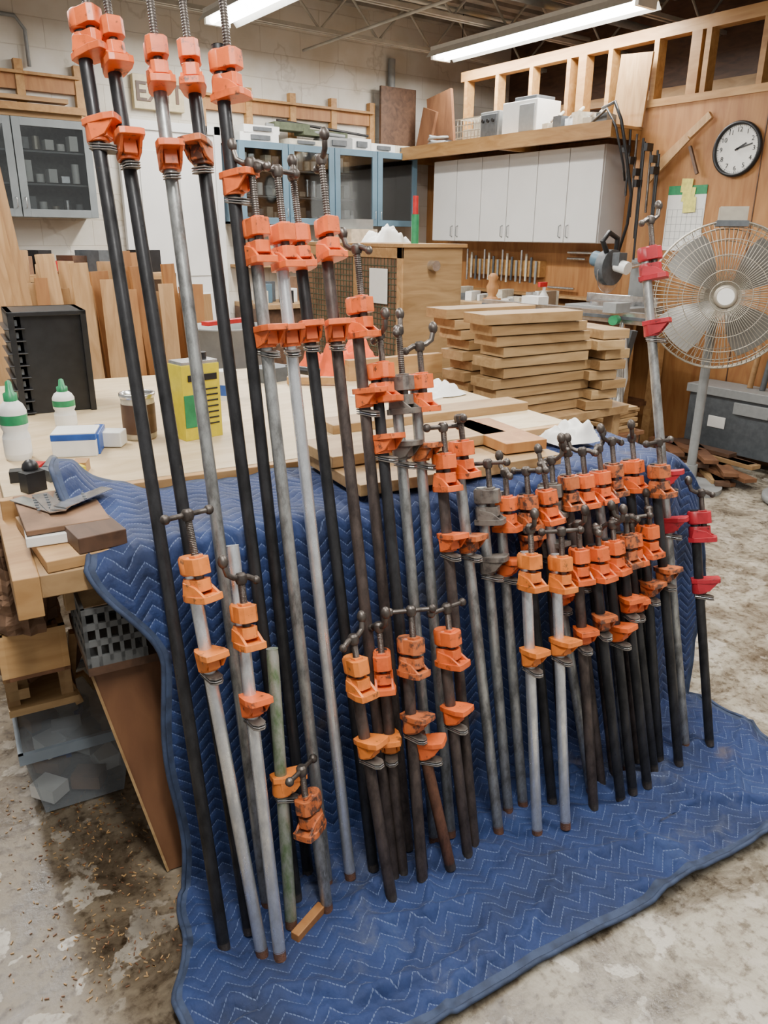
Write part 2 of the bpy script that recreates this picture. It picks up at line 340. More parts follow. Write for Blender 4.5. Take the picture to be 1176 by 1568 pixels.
m.make('leaning_loft_panel')
# ledge shelf
m=MB(); m.b2((4.92,4.02,2.255),(5.5,6.8,2.275),PINE); m.b2((4.90,4.02,2.19),(4.94,6.8,2.30),BEAM)
for y in (4.05,5.2,6.75): m.b2((4.94,y-.02,2.19),(5.5,y+.02,2.255),BEAM)
m.make('ledge_shelf')
# white wall cabinets
m=MB(); m.b2((5.21,4.30,1.46),(5.5,6.37,2.185),WHITE)
ys=[4.30,4.645,4.99,5.335,5.68,6.025,6.37]
for i in range(6):
    m.b2((5.19,ys[i]+.004,1.465),(5.21,ys[i+1]-.004,2.18),WHITE)
    hy=ys[i]+.04 if i%2==1 else ys[i+1]-.04
    m.tube([(5.19,hy,1.50),(5.165,hy,1.51),(5.165,hy,1.59),(5.19,hy,1.60)],.005,GREYPL,seg=6)
m.make('white_wall_cabinet',.002)

# clock with numerals
ck=bpy.data.objects.new('wall_clock',None); col.objects.link(ck); ck.location=(5.22,3.22,2.07)
m=MB(Matrix.Translation((5.245,3.22,2.07))@Matrix.Rotation(rad(-90),4,'Y'))
m.lathe([(.165,0),(.172,.01),(.172,.03),(.16,.038),(.15,.03),(.15,.012)],BLKM,seg=48,cap=False)
m.lathe([(.155,0),(.155,.014)],PAPER,seg=48)
def hand(ang,L,w):
    c=Matrix.Rotation(-ang,4,'Z'); m.box((L/2-.015,0,.02),(L,w,.003),BLKM,M=c)
for i in range(60):
    a=2*math.pi*i/60; m.box((.142,0,.0155),(.008 if i%5 else .012,.0015 if i%5 else .004,.001),BLKM,M=Matrix.Rotation(a,4,'Z'))
hand(rad(62),.085,.011); hand(rad(75),.125,.008)
m.ball((0,0,.02),.008,BLKM)
cf=m.make('clock_body'); 
for h in range(1,13):
    a=2*math.pi*h/12; t=bpy.data.curves.new('numeral','FONT'); t.body=str(h); t.size=.042; t.align_x='CENTER'; t.align_y='CENTER'; t.extrude=.0005; t.materials.append(BLKM)
    o=bpy.data.objects.new('numeral_%d'%h,t); col.objects.link(o)
    o.rotation_euler=(rad(90),0,rad(-90)); o.location=(5.228,3.22-.118*math.sin(a),2.07+.118*math.cos(a))
    o.parent=ck; o.matrix_parent_inverse=Matrix.Translation(ck.location).inverted()
cf.parent=ck; cf.matrix_parent_inverse=Matrix.Translation(ck.location).inverted()

# calendar
m=MB(); m.b2((5.243,3.41,1.42),(5.249,3.72,1.80),PAPER)
for i in range(6): m.b2((5.242,3.42,1.45+i*.05),(5.243,3.71,1.452+i*.05),GREYPL)
for i in range(8): m.b2((5.242,3.42+i*.041,1.45),(5.243,3.422+i*.041,1.70),GREYPL)
m.b2((5.242,3.41,1.80),(5.246,3.72,1.86),GREEN)
m.box((5.238,3.55,1.80),(.004,.10,.10),YNOTE,rx=.1); m.box((5.234,3.53,1.73),(.004,.10,.10),YNOTE,rx=-.06); m.box((5.236,3.57,1.86),(.004,.09,.09),YNOTE,rx=.05)
m.make('wall_calendar')
m=MB(); m.box((5.22,3.66,2.13),(.03,.55,.05),PINEV,rx=rad(-38)); m.box((5.19,3.72,2.03),(.02,.4,.03),PINEV,rx=rad(-42)); m.box((5.2,3.52,2.02),(.02,.02,.2),DARKW,rx=rad(-25)); m.make('bevel_gauge_on_wall')
# tools and cords hanging at the end of the ledge
m=MB()
for i in range(7):
    y=4.02-.045*i; x=5.12+.02*(i%3); L=.45+.12*((i*5)%4)
    m.cyl((x,y,2.25-.03*i),(x-.02,y-.03,2.25-.03*i-L),.009,[BLKM,STEEL,BLKM][i%3],seg=8); m.box((x-.03,y,2.12-.08*(i%4)),(.07,.03,.05),BLKM)
m.tube([(5.0,4.2,2.4),(4.95,4.05,2.42),(4.95,3.98,2.3),(5.0,3.95,2.1),(5.05,3.9,1.8),(5.08,3.93,1.6),(5.1,4.0,1.4)],.012,BLKM)
m.tube([(4.99,4.3,2.3),(4.93,4.1,2.38),(4.9,3.98,2.25),(4.95,3.92,2.0),(5.02,3.95,1.9)],.009,BLKM)
m.make('hanging_bar_clamps_and_cord')

# equipment on ledge
m=MB(); Z0=2.28
for i in range(7): 
    yy=5.55+i*.045; m.tube([(5.0,yy,Z0),(5.0,yy,Z0+.2),(5.3,yy,Z0+.2),(5.3,yy,Z0)],.004,BEIGE,seg=5)
for i in range(4): m.box((5.0,5.69,Z0+.05+i*.05),(.008,.32,.008),BEIGE)
m.b2((5.05,5.58,Z0),(5.25,5.8,Z0+.12),CREAM); m.b2((5.08,5.6,Z0+.12),(5.2,5.7,Z0+.17),BEIGE); m.make('wire_rack_with_parts')
m=MB(); m.b2((4.98,5.27,Z0),(5.24,5.50,Z0+.22),GREYPL); m.b2((4.97,5.29,Z0+.02),(4.98,5.48,Z0+.20),DGREY)
for i in range(3): m.cyl((4.955,5.33+i*.06,Z0+.15),(4.975,5.33+i*.06,Z0+.15),.015,BLKM)
m.make('power_supply_unit',.004)
m=MB(); m.b2((4.97,4.83,Z0),(5.24,5.22,Z0+.26),WPLAS); m.b2((4.96,4.85,Z0+.03),(4.97,5.02,Z0+.23),GREYPL); m.b2((4.985,4.86,Z0+.26),(5.2,5.1,Z0+.29),DGREY); m.make('countertop_microwave',.006)
m=MB(); 
for i,(y,hh) in enumerate([(4.72,.07),(4.62,.11),(4.52,.08),(4.42,.12),(4.32,.07),(4.22,.09)]):
    m.box((5.08,y,Z0+hh/2),(.2,.085,hh),[CREAM,DGREY,BRIGHT,CREAM,BEIGE,DGREY][i],rz=.3*(i%3-1)); m.cyl((5.0,y,Z0+hh),(5.1,y+.05,Z0+hh+.04),.012,[BRIGHT,CREAM][i%2])
m.make('assorted_small_tools'); 
m=MB(); m.ball((5.1,6.12,Z0+.03),.1,BLKM,sc=(1,1.3,.45)); m.tube([(5.05+.08*math.cos(t*.5),6.15+.1*math.sin(t*.5),Z0+.02+.003*t) for t in range(30)],.012,GREYPL); m.make('coiled_hose')

# ---------------------------------------------------------------- glass-door cabinets
def glasscab(name,x0,x1,z0,z1,paint,nd,yf=6.5):
    m=MB(); yb=6.85; t=.02
    m.b2((x0,yf+.02,z0),(x0+t,yb,z1),paint); m.b2((x1-t,yf+.02,z0),(x1,yb,z1),paint); m.b2((x0,yf+.02,z0),(x1,yb,z0+t),paint); m.b2((x0,yf+.02,z1-t),(x1,yb,z1),paint); m.b2((x0,yb-.01,z0),(x1,yb,z1),DARKIN)
    w=(x1-x0)/nd
    for k in (1,2): m.b2((x0+t,yf+.05,z0+(z1-z0)*k/3),(x1-t,yb-.01,z0+(z1-z0)*k/3+.012),GREYPL)
    for d in range(nd):
        a=x0+d*w+.004;b=x0+(d+1)*w-.004;e=.055
        m.b2((a,yf,z0),(a+e,yf+.02,z1),paint);m.b2((b-e,yf,z0),(b,yf+.02,z1),paint);m.b2((a+e,yf,z0),(b-e,yf+.02,z0+e),paint);m.b2((a+e,yf,z1-e),(b-e,yf+.02,z1),paint)
        m.b2((a+e,yf+.008,z0+e),(b-e,yf+.012,z1-e),GLASS)
        hx=b-.028 if d%2==0 else a+.028
        m.tube([(hx,yf,z0+.06),(hx,yf-.02,z0+.065),(hx,yf-.02,z0+.13),(hx,yf,z0+.135)],.004,BRIGHT,seg=6)
        for k in range(3):
            zz=z0+t+(z1-z0)*k/3
            for q in range(5):
                xx=a+.06+q*(w-.12)/5+.02; hh=random.uniform(.04,.15); c=random.choice([WPLAS,CREAM,WPLAS,GREYPL,BRIGHT,PAPER,BEIGE])
                if random.random()<.5: m.cyl((xx,yf+.08,zz),(xx,yf+.08,zz+hh),.028,c,seg=10)
                else: m.box((xx,yf+.09,zz+hh/2),(.06,.1,hh),c)
    m.make(name,.002)
glasscab('grey_glass_door_cabinet',.85,1.96,1.61,2.28,GREYP,2)
glasscab('teal_glass_door_cabinet',3.17,5.09,1.59,2.25,TEAL,4)
m=MB(); zz=2.25
for i,(x,w,h,c) in enumerate([(3.4,.36,.07,WPLAS),(3.42,.34,.06,WPLAS),(3.85,.35,.05,CREAM),(4.2,.3,.09,GREYPL),(4.45,.22,.1,WPLAS),(4.7,.3,.07,WPLAS),(4.95,.2,.07,CREAM)]):
    z=zz if i!=1 else zz+.07
    m.box((x,6.64,z+h/2),(w,.2,h),c,rz=.05*(i%3-1)); m.box((x,6.53,z+h/2),(w*.5,.02,h*.5),DGREY)
m.cyl((3.6,6.6,2.44),(4.6,6.65,2.39),.012,BLKM); m.cyl((3.5,6.62,2.40),(4.3,6.6,2.36),.016,GREYPL); m.box((4.1,6.68,2.37),(.5,.15,.05),FABG,rz=.1); m.box((3.75,6.66,2.40),(.35,.15,.06),FABG)
m.make('stacked_cases_and_tubes')
m=MB()
for x0,x1 in ((.3,2.0),(3.0,4.75)):
    m.b2((x0,6.80,2.50),(x1,6.85,2.60),PLY)
    m.b2((x0,6.76,2.60),(x1,6.85,2.62),BEAM)
    for i in range(5): 
        x=x0+(x1-x0)*i/4; m.b2((x-.03,6.79,2.30),(x+.03,6.85,2.70),BEAM)
m.box((1.15,6.62,2.36),(1.7,.06,.05),BEAM); m.box((1.15,6.70,2.34),(1.6,.1,.08),PINE); m.box((1.1,6.66,2.42),(1.5,.12,.03),PINE)
m.make('trim_back_rail')
# door
m=MB(); m.b2((2.33,6.81,0),(3.09,6.845,2.30),WHITE)
for sx in (2.42,2.76):
    for z0,z1 in ((.2,1.0),(1.15,2.15)): m.b2((sx,6.80,z0),(sx+.24,6.812,z1),WHITE)
m.b2((2.26,6.79,0),(2.33,6.845,2.37),WHITE);m.b2((3.09,6.79,0),(3.15,6.845,2.37),WHITE);m.b2((2.26,6.79,2.30),(3.15,6.845,2.37),WHITE); m.ball((2.42,6.77,1.05),.03,BRIGHT)
m.make('door_1',.003)
ex=bpy.data.objects.new('exit_sign',None); col.objects.link(ex); ex.location=(2.6,6.8,2.57)
m=MB(); m.b2((2.42,6.79,2.45),(2.84,6.85,2.70),plain('sign_face_tan',(.50,.42,.25),.5,0,.08)); ob=m.make('sign_panel',.004); ob.parent=ex; ob.matrix_parent_inverse=Matrix.Translation(ex.location).inverted()
t=bpy.data.curves.new('letters','FONT'); t.body='EXIT'; t.size=.2; t.extrude=.002; t.offset=.003; t.materials.append(DARKW); o=bpy.data.objects.new('letters',t); col.objects.link(o); o.rotation_euler=(rad(90),0,0); o.location=(2.43,6.785,2.51); o.parent=ex; o.matrix_parent_inverse=Matrix.Translation(ex.location).inverted()

# ---------------------------------------------------------------- lights
def fixture(x,y0,y1,z=3.0,power=60,rot=False):
    m=MB(); m.b2((x-.11,y0,z+.03),(x+.11,y1,z+.08),FIXT)
    m.add([(x-.16,y0,z-.01),(x-.11,y0,z+.05),(x-.11,y1,z+.05),(x-.16,y1,z-.01)],[(0,1,2,3)],FIXT); m.add([(x+.16,y0,z-.01),(x+.11,y0,z+.05),(x+.11,y1,z+.05),(x+.16,y1,z-.01)],[(0,1,2,3)],FIXT)
    for dx in (-.05,.05): m.cyl((x+dx,y0+.02,z+.005),(x+dx,y1-.02,z+.005),.019,TUBE)
    for y in (y0+.01,y1-.01): m.box((x,y,z+.01),(.2,.03,.06),FIXT)
    for y in (y0+.3,y1-.3): m.cyl((x,y,z+.08),(x,y,3.45),.004,BLKM,seg=6)
    m.make('fluorescent_light_fixture')
    l=bpy.data.lights.new('tube_light','AREA'); l.shape='RECTANGLE'; l.size=.22; l.size_y=y1-y0; l.energy=power; l.color=(1,.975,.925)
    o=bpy.data.objects.new('tube_light',l); col.objects.link(o); o.location=(x,(y0+y1)/2,z-.03)
fixture(5.0,3.9,6.1,3.0,92)
fixture(2.9,3.9,6.2,3.0,125)
fixture(.2,2.6,4.9,3.0,95)  # this and the next two: out-of-view fixtures added as fill light
fixture(2.6,.2,2.5,3.0,105)
fixture(.2,-.9,1.4,3.0,95)
w=bpy.data.worlds.new('w'); bpy.context.scene.world=w; w.use_nodes=True; bg=w.node_tree.nodes['Background']; bg.inputs[0].default_value=(1,.98,.95,1); bg.inputs[1].default_value=.48

# ---------------------------------------------------------------- workbench
m=MB(TM)
m.b2((.08,1.57,.80),(1.84,1.98,.85),OLDW)            # lower front table
m.b2((.05,1.98,.855),(1.83,3.55,.90),BENCHT)         # main bench top
m.b2((.04,1.955,.83),(1.84,1.98,.898),PINE)          # edge lumber
m.b2((.03,1.57,.76),(.08,3.5,.85),PINE)
for a,n in ((.36,1.70),(1.74,1.66),(.13,3.4),(1.74,3.4),(.9,2.5),(1.74,2.5)): m.b2((a,n,0),(a+.085,n+.085,.80),PINE)
m.b2((.13,1.70,.70),(1.8,1.74,.80),OLDW); m.b2((.13,3.4,.72),(1.8,3.44,.855),OLDW)
m.b2((.45,1.75,.20),(1.8,3.4,.23),PLYB)
m.make('wooden_workbench',.002)

# ---------------------------------------------------------------- moving blanket
def build_blanket():
    path=[(1.950,.872),(1.64,.872)]
    for i in range(1,7): 
        t=i/6*math.pi/2; path.append((1.60-.05*math.sin(t)-.0,.872-.05*(1-math.cos(t))))
    path+=[(1.535,.70),(1.525,.45),(1.51,.20),(1.49,.07)]
    for i in range(1,5):
        t=i/4*math.pi/2; path.append((1.49-.05*(1-math.cos(t)),.07-.06*math.sin(t)))
    path+=[(.925,.010)]
    seg=[0]
    for p,q in zip(path,path[1:]): seg.append(seg[-1]+math.hypot(q[0]-p[0],q[1]-p[1]))
    S=seg[-1]; nv=230; nu=210; vs=[];uvs=[]
    for j in range(nv+1):
        s=S*j/nv; k=0
        while k<len(seg)-2 and seg[k+1]<s: k+=1
        f=(s-seg[k])/(seg[k+1]-seg[k]); n0=path[k][0]+(path[k+1][0]-path[k][0])*f; z0=path[k][1]+(path[k+1][1]-path[k][1])*f
        top= s<seg[2]+.04; floor_= z0<.03
        h=max(0,min(1,(.86-z0)/.25)); fl=max(0,min(1,(1.49-n0)/.30))
        aL=.175+.11*h*h*(3-2*h) - (.09*fl if floor_ else 0)+.010*math.sin(n0*25+z0*11)
        if top: aL=.175+.02*math.sin(n0*16); aR=2.02-.5*max(0,n0-1.62)
        elif floor_: aR=2.06
        else: aR=2.02+.06*math.sin(min(1,(.85-z0)/.85)*math.pi)
        for i in range(nu+1):
            u=i/nu; a=aL+(aR-aL)*u; n=n0;z=z0
            w1=noise.noise(Vector((a*3.1,s*1.3,1.7))); w2=noise.noise(Vector((a*9,s*4,4.2))); w3=noise.noise(Vector((a*16,s*14,9)))
            if top:
                z+=.012*abs(w1)+.018*max(0,w2)+.010*max(0,w3)
                if a<.42 : 
                    e=(.42-a)/.22; z+=min(.10,.10*e*e*max(0,(n0-1.72))*5*(1+.5*w2))  # curled left flap
                if a>1.86: z-=(a-1.86)**2*4.5
            elif floor_:
                r1=max(0,1-abs(noise.noise(Vector((a*1.4+n*2.4,n*3.2-a*.8,3.3))))*6.5)
                r2=max(0,1-abs(noise.noise(Vector((a*3.4-n*1.5,n*4.5,8.3))))*6)
                r3=max(0,1-abs(noise.noise(Vector((a*2.2+n*5,n*2.0,5.1))))*8)
                lip=min(1,max(0,(1.46-n0)/.08))
                z+=.004+(.025*r1*r1+.016*r2*r2+.013*r3*r3+.009*abs(w2)+.006*max(0,w3))*lip
                n+=.018*noise.noise(Vector((a*2.3,0,0)))*(1 if n<1.1 else 0)
            else:
                d=.012*math.sin(a*21+2*w1)+.014*w2+.006*w3
                n+=abs(d)*-.5+ .004
                if a>1.86: n+=.02*math.sin((a-1.86)*12); z-= (a-1.86)**2*4.5*max(0,(z0-.3))/.55
            if a<.45 and not top and not floor_:
                n-= .03*(.45-a)/.2*math.sin(min(1,z0/.85)*math.pi)
            vs.append(T(a,n,max(z,.003))); uvs.append((a+ .02*w1+.006*w2,s+.02*w1+.006*w2))
    fs=[]
    W=nu+1
    for j in range(nv):
        for i in range(nu): fs.append((j*W+i,(j+1)*W+i,(j+1)*W+i+1,j*W+i+1))
    me=bpy.data.meshes.new('moving_blanket'); me.from_pydata(vs,[],fs); me.materials.append(BLANKET); me.materials.append(BIND)
    uv=me.uv_layers.new(name='UVMap')
    for p in me.polygons:
        p.use_smooth=True
        j,i=divmod(p.index,nu)
        if i<2 or i>=nu-2 or j<3 or j>=nv-3: p.material_index=1
        for li,vi in zip(p.loop_indices,p.vertices): uv.data[li].uv=uvs[vi]
    ob=bpy.data.objects.new('moving_blanket',me); col.objects.link(ob)
    s=ob.modifiers.new('solid','SOLIDIFY'); s.thickness=.007; s.offset=0
    edge=[vs[j*W] for j in range(0,nv+1,2)]+[vs[nv*W+i] for i in range(0,nu+1,2)]+[vs[j*W+nu] for j in range(nv,-1,-2)]
    hm=MB(); hm.tube([e+Vector((0,0,.002)) for e in edge],.006,BIND,seg=6); h=hm.make('hem'); h.parent=ob
build_blanket()

# ---------------------------------------------------------------- pipe clamps
def jawpoly(reach,w,back=.022):
    return [(-back,-w*.55),(-back*.3,-w*.8),(reach*.55,-w),(reach*.95,-w*.9),(reach,-w*.5),(reach,w*.5),(reach*.95,w*.9),(reach*.55,w),(-back*.3,w*.8),(-back,w*.55)]
def rib(m,M,paint,y0,y1,pts):
    vs=[(x,y0,z) for x,z in pts]+[(x,y1,z) for x,z in pts]; n=len(pts)
    m.add(vs,[tuple(range(n)),tuple(reversed(range(n,2*n)))]+[(i,n+i,n+(i+1)%n,(i+1)%n) for i in range(n)],paint,False,M)
def add_head(m,M,paint,hk,reach=.062,screw=.11):
    # fixed casting: threaded barrel with a squared screw boss
    m.lathe([(.018,.002),(.0215,.006),(.0215,.036),(.018,.041)],paint,M,14)
    m.prism([(0,-.0195),(.036,-.021),(.046,-.013),(.046,.013),(.036,.021),(0,.0195)],.004,.038,paint,M)
    m.prism([(.010,-.011),(.034,-.011),(.034,.011),(.010,.011)],.038,.043,paint,M)
    # sliding jaw: boss, ribs and broad face
    m.lathe([(.0205,-.040),(.0205,-.012),(.018,-.005)],paint,M,14)
    m.prism([(0,-.016),(.036,-.017),(.042,-.010),(.042,.010),(.036,.017),(0,.016)],-.030,-.006,paint,M)
    m.prism(jawpoly(reach,.027),-.052,-.038,paint,M)
    for sy in (-1,1): rib(m,M,paint,sy*.016,sy*.022,[(-.012,-.039),(reach*.92,-.039),(reach*.5,-.020),(-.005,-.010)])
    m.cyl((.024,0,-.01),(.024,0,.01),.009,STEEL,M,10)
    pr=[];n=20;z=.043
    for i in range(n): pr+=[(.0082,z),(.0066,z+screw/n*.5)]; z+=screw/n
    pr.append((.0082,z)); X=Matrix.Translation((.022,0,0))
    m.lathe(pr,STEEL,M@X,10)
    m.lathe([(.010,z),(.0125,z+.006),(.0125,z+.018),(.008,z+.023)],STEEL,M@X,12)
    zc=z+.012
    H=M@X@Matrix.Rotation(hk[1],4,'Z')
    if hk[0]=='T':
        m.cyl((-.050,0,zc),(.050,0,zc),.0056,STEEL,H,8); m.ball((-.050,0,zc),.0105,STEEL,H,8); m.ball((.050,0,zc),.0105,STEEL,H,8)
    elif hk[0]=='C':
        m.tube([(-.030,0,zc-.008),(-.016,0,zc),(.016,0,zc+.003),(.030,0,zc+.012),(.035,0,zc+.032)],.0066,STEEL,H,8)
        m.ball((.036,0,zc+.040),.0115,STEEL,H,10,(1,1,1.3)); m.ball((-.034,0,zc-.010),.0095,STEEL,H,8)
def add_tail(m,M,paint,reach=.062):
    m.prism(jawpoly(reach,.028),.002,.015,paint,M)
    m.lathe([(.021,-.030),(.022,-.026),(.021,.004)],paint,M,14)
    m.prism([(.0,-.015),(reach*.5,-.013),(reach*.5,.013),(.0,.015)],-.024,.004,paint,M)
    for sy in (-1,1): rib(m,M,paint,sy*.016,sy*.022,[(-.008,.004),(reach*.9,.004),(reach*.45,-.022),(-.004,-.030)])
    for i in range(3):
        D=M@Matrix.Translation((.004,0,-.036-.005*i))@Matrix.Rotation(rad(12),4,'Y')
        m.prism([(-.020,-.015),(.026,-.015),(.036,-.007),(.036,.007),(.026,.015),(-.020,.015)],-.0014,.0014,BRIGHT if i==1 else GREYC,D)
PM={'b':PBLACK,'g':PGALV,'s':PSILV,'r':PRUST,'c':PCOPP,'n':PGREEN}
HM={'o':ORANGE,'w':ORANGE2,'l':ORANGE3,'r':RED,'g':GREYC}
def clamp(a,n,at,ntp,L,hs,pipe,paint,yaw=-78,hk='C',screw=.08,nm='pipe_clamp'):
    da=at-a;dn=ntp-n; zt=math.sqrt(L*L-da*da-dn*dn)
    z0=.020; F=T(a,n,z0); d=(T(at,ntp,zt+z0)-F).normalized()
    y=rad(yaw+random.uniform(-18,18)); xh=TM.to_3x3()@Vector((math.cos(y),math.sin(y),0))
    x=(xh-d*xh.dot(d)).normalized(); yv=d.cross(x)
    B=Matrix(((x.x,yv.x,d.x,F.x),(x.y,yv.y,d.y,F.y),(x.z,yv.z,d.z,F.z),(0,0,0,1)))
    m=MB(); P=PM[pipe]; R=.0136
    Lp=L-(.02 if hs[0][0]<.06 else 0)
    m.lathe([(R-.003,0),(R-.001,.001),(R-.0008,.018),(R,.020),(R,Lp-.02),(R-.001,Lp)],P,B,16,True,False)
    for q in range(8): m.lathe([(R-.0002,.001+.003*q),(R+.0003,.0022+.003*q),(R-.0002,.0034+.003*q)],STEEL if pipe in 'brc' else PCOPP,B,16,True,False)
    m.lathe([(R-.003,0),(R-.0035,.03)],DARKIN,B,12,True,True)
    m.add([(R*math.cos(t*.5236),R*math.sin(t*.5236),Lp) for t in range(12)],[tuple(range(12))],P,False,B)
    for i,(dist,kind,pc) in enumerate(hs):
        K=B@Matrix.Translation((0,0,L-dist-.022-(.012 if L<1.0 and a>1.1 else 0)))
        if i and random.random()<.35: K=K@Matrix.Rotation(rad(random.uniform(-30,22)),4,'Z')
        if kind=='H': add_head(m,K,HM[pc],(hk,random.uniform(0,6.28)),random.uniform(.052,.060),screw)
        else: add_tail(m,K,HM[pc],random.uniform(.052,.062))
    m.make(nm,.0012,origin=F)
def A_(a,n,at,nt_,L,ds,pipe,pc,yaw=-78,hk='C',pc2=None,screw=.05):
    hs=[(ds[0],'H',pc)]+[(x,'J',pc2 or pc) for x in ds[1:]]
    clamp(a,n,at,nt_,L,hs,pipe,pc,yaw,hk,screw)
A_(.317,1.275,.316,1.835,1.99,[.04,.22],'b','o',-60,'C',screw=.11)
A_(.380,1.290,.365,1.814,1.96,[.04,.23],'b','o',-75,'C',screw=.11)
A_(.440,1.337,.438,1.751,1.91,[.05,.22],'g','o',-80,'C',screw=.11)
A_(.509,1.325,.512,1.766,1.92,[.05,.21],'b','o',-110,'T',pc2='w',screw=.11)
A_(.563,1.381,.552,1.699,1.88,[.05,.25],'b','o',-65,'C',screw=.11)
A_(.590,1.327,.582,1.631,1.56,[.04,.23],'g','o',-70,'C',screw=.09)
A_(.650,1.323,.638,1.631,1.55,[.04,.22],'s','o',-80,'T',screw=.09)
A_(.712,1.320,.704,1.686,1.56,[.04,.22],'b','o',-85,'C',screw=.09)
A_(.742,1.268,.770,1.690,1.59,[.04,.24],'r','o',-80,'C',screw=.11)
A_(.823,1.338,.822,1.639,1.40,[.04,.22],'r','o',-80,'C',screw=.09)
A_(.815,1.253,.859,1.604,1.26,[.03,.17],'b','o',-80,'C')
A_(.894,1.325,.912,1.604,1.22,[.04,.17],'g','g',-60,'C',screw=.09)
A_(.944,1.324,.967,1.605,1.22,[.04,.18],'g','o',-60,'C',pc2='w',screw=.05)
A_(.970,1.252,1.004,1.535,1.03,[.03,.20],'r','o',-80,'T')
A_(1.062,1.274,1.052,1.538,1.05,[.03,.24],'g','o',-60,'T',pc2='w',screw=.04)
A_(1.130,1.321,1.127,1.526,.92,[.03,.18],'g','g',-60,'T')
A_(1.181,1.322,1.188,1.532,.90,[.04,.18],'g','o',-45,'C')
A_(1.261,1.294,1.267,1.527,.89,[.03,.11],'b','w',-90,'T')
# short clamps in front
A_(.385,1.220,.348,1.443,.91,[.03,.20],'s','l',-80,'T',screw=.07)
clamp(.416,1.194,.442,1.442,.91,[(.14,'H','l'),(.31,'J','o')],'s','l',-70,'C',.04)
clamp(.469,1.260,.507,1.412,.65,[(.28,'J','l')],'n','l',-20)
clamp(.560,1.262,.550,1.32,.32,[(.03,'H','w')],'g','w',-150,'T',.05)
A_(.707,1.218,.676,1.370,.62,[.03,.20],'r','l',-75,'C',screw=.03)
A_(.768,1.271,.770,1.399,.60,[.04,.22],'r','o',-100,'C',pc2='l')
A_(.795,1.222,.821,1.374,.63,[.03,.19],'r','w',-60,'T')
clamp(.883,1.232,.828,1.316,.40,[(.03,'J','o')],'c','o',-60)
A_(.943,1.244,.921,1.374,.62,[.03,.20],'r','o',-50,'T',screw=.04)
A_(1.145,1.217,1.177,1.394,.78,[.03,.25],'s','l',-75,'C')
A_(1.229,1.203,1.273,1.388,.76,[.03,.22],'s','l',-85,'T')
A_(1.348,1.224,1.349,1.398,.76,[.03,.22],'r','o',-90,'C')
A_(1.386,1.272,1.306,1.501,.91,[.03,.28],'g','o',-90,'C')
A_(1.430,1.203,1.403,1.395,.76,[.03,.19],'b','o',-90,'T',pc2='w',screw=.03)
A_(1.430,1.279,1.394,1.516,.93,[.03,.26],'r','w',-90,'C')
A_(1.489,1.217,1.465,1.407,.76,[.03,.24],'b','o',-90,'C',screw=.03)
A_(1.493,1.293,1.463,1.526,.92,[.03,.24],'r','o',-90,'C')
A_(1.546,1.217,1.515,1.408,.77,[.03,.18],'b','w',-90,'C',pc2='o',screw=.03)
A_(1.549,1.296,1.525,1.534,.92,[.03,.23],'g','o',-90,'C')
A_(1.620,1.262,1.575,1.438,.75,[.03,.19],'b','o',-90,'T',screw=.03)
A_(1.607,1.314,1.576,1.537,.93,[.03,.23],'r','w',-90,'C')
A_(1.665,1.282,1.630,1.436,.77,[.04,.18],'b','o',-95,'C',pc2='w',screw=.03)
A_(1.692,1.320,1.645,1.537,.93,[.03,.20],'b','o',-95,'C')
A_(1.705,1.244,1.685,1.472,.93,[.03,.30],'b','w',-95,'T')
clamp(1.786,1.290,1.785,1.694,1.52,[(.03,'H','r'),(.21,'J','r'),(.65,'J','r'),(.79,'J','r')],'g','r',-60,'C',.06)
clamp(1.866,1.266,1.873,1.463,.76,[(.03,'H','r'),(.21,'J','r')],'b','r',-60,'C',.04)
A_(1.34,1.33,1.34,1.53,.90,[.03,.16],'r','g',-60,'C')

# ---------------------------------------------------------------- things on the bench
m=MB(TM); m.b2((.82,1.60,.895),(1.46,1.93,.925),PINE2); m.box((1.10,1.86,.945),(.58,.2,.03),PINE2,rz=.04); m.box((1.38,1.80,.945),(.14,.3,.03),PLY,rz=-.05); m.make('glued_board_panel',.002)
m=MB(TM); m.box((1.42,2.25,.915),(.8,.12,.03),PINE2,rz=.02); m.make('bench_straightedge_board',.002)
m=MB(TM); m.box((1.74,3.05,.945),(.5,.04,.09),PINE,rz=.05); m.make('loose_lumber_board',.002)
m=MB(TM); m.box((.17,1.74,.864),(.18,.32,.025),PINE,rz=.1); m.box((.155,1.80,.889),(.16,.28,.022),PAPER,rz=-.04); m.box((.155,1.80,.908),(.17,.26,.012),KRAFT,rz=.02); m.make('offcut_board_stack',.002)
m=MB(TM); m.box((.20,1.66,.895),(.10,.15,.035),DARKW,rz=.15); m.make('walnut_block',.002)
m=MB(TM)
for i in range(5):
    m.box((.11+.025*i,1.83-.008*i,.918+.003*i),(.035,.15,.002),BRIGHT,rz=.5-.35*i)
    for k in range(6): m.cyl((.11+.025*i,1.78+.02*k,.919+.003*i),(.11+.025*i,1.78+.02*k,.921+.003*i),.004,DGREY,seg=8)
m.make('metal_mending_plates')
m=MB(TM)
for i,(a,n,h) in enumerate(((.12,2.0,.05),(.17,2.08,.03),(.22,2.03,.04),(.14,2.14,.03),(.25,2.12,.03),(.10,2.10,.03))):
    m.box((a,n,.90+h/2),(.05,.035,h),[BLKM,DGREY,YEL,REDP,PINE,BLKM][i],rz=a*30)
m.cyl((.16,2.1,.92),(.19,2.2,.92),.013,DGREY); m.ball((.12,2.02,.955),.02,BLKM)
m.make('marking_tools')
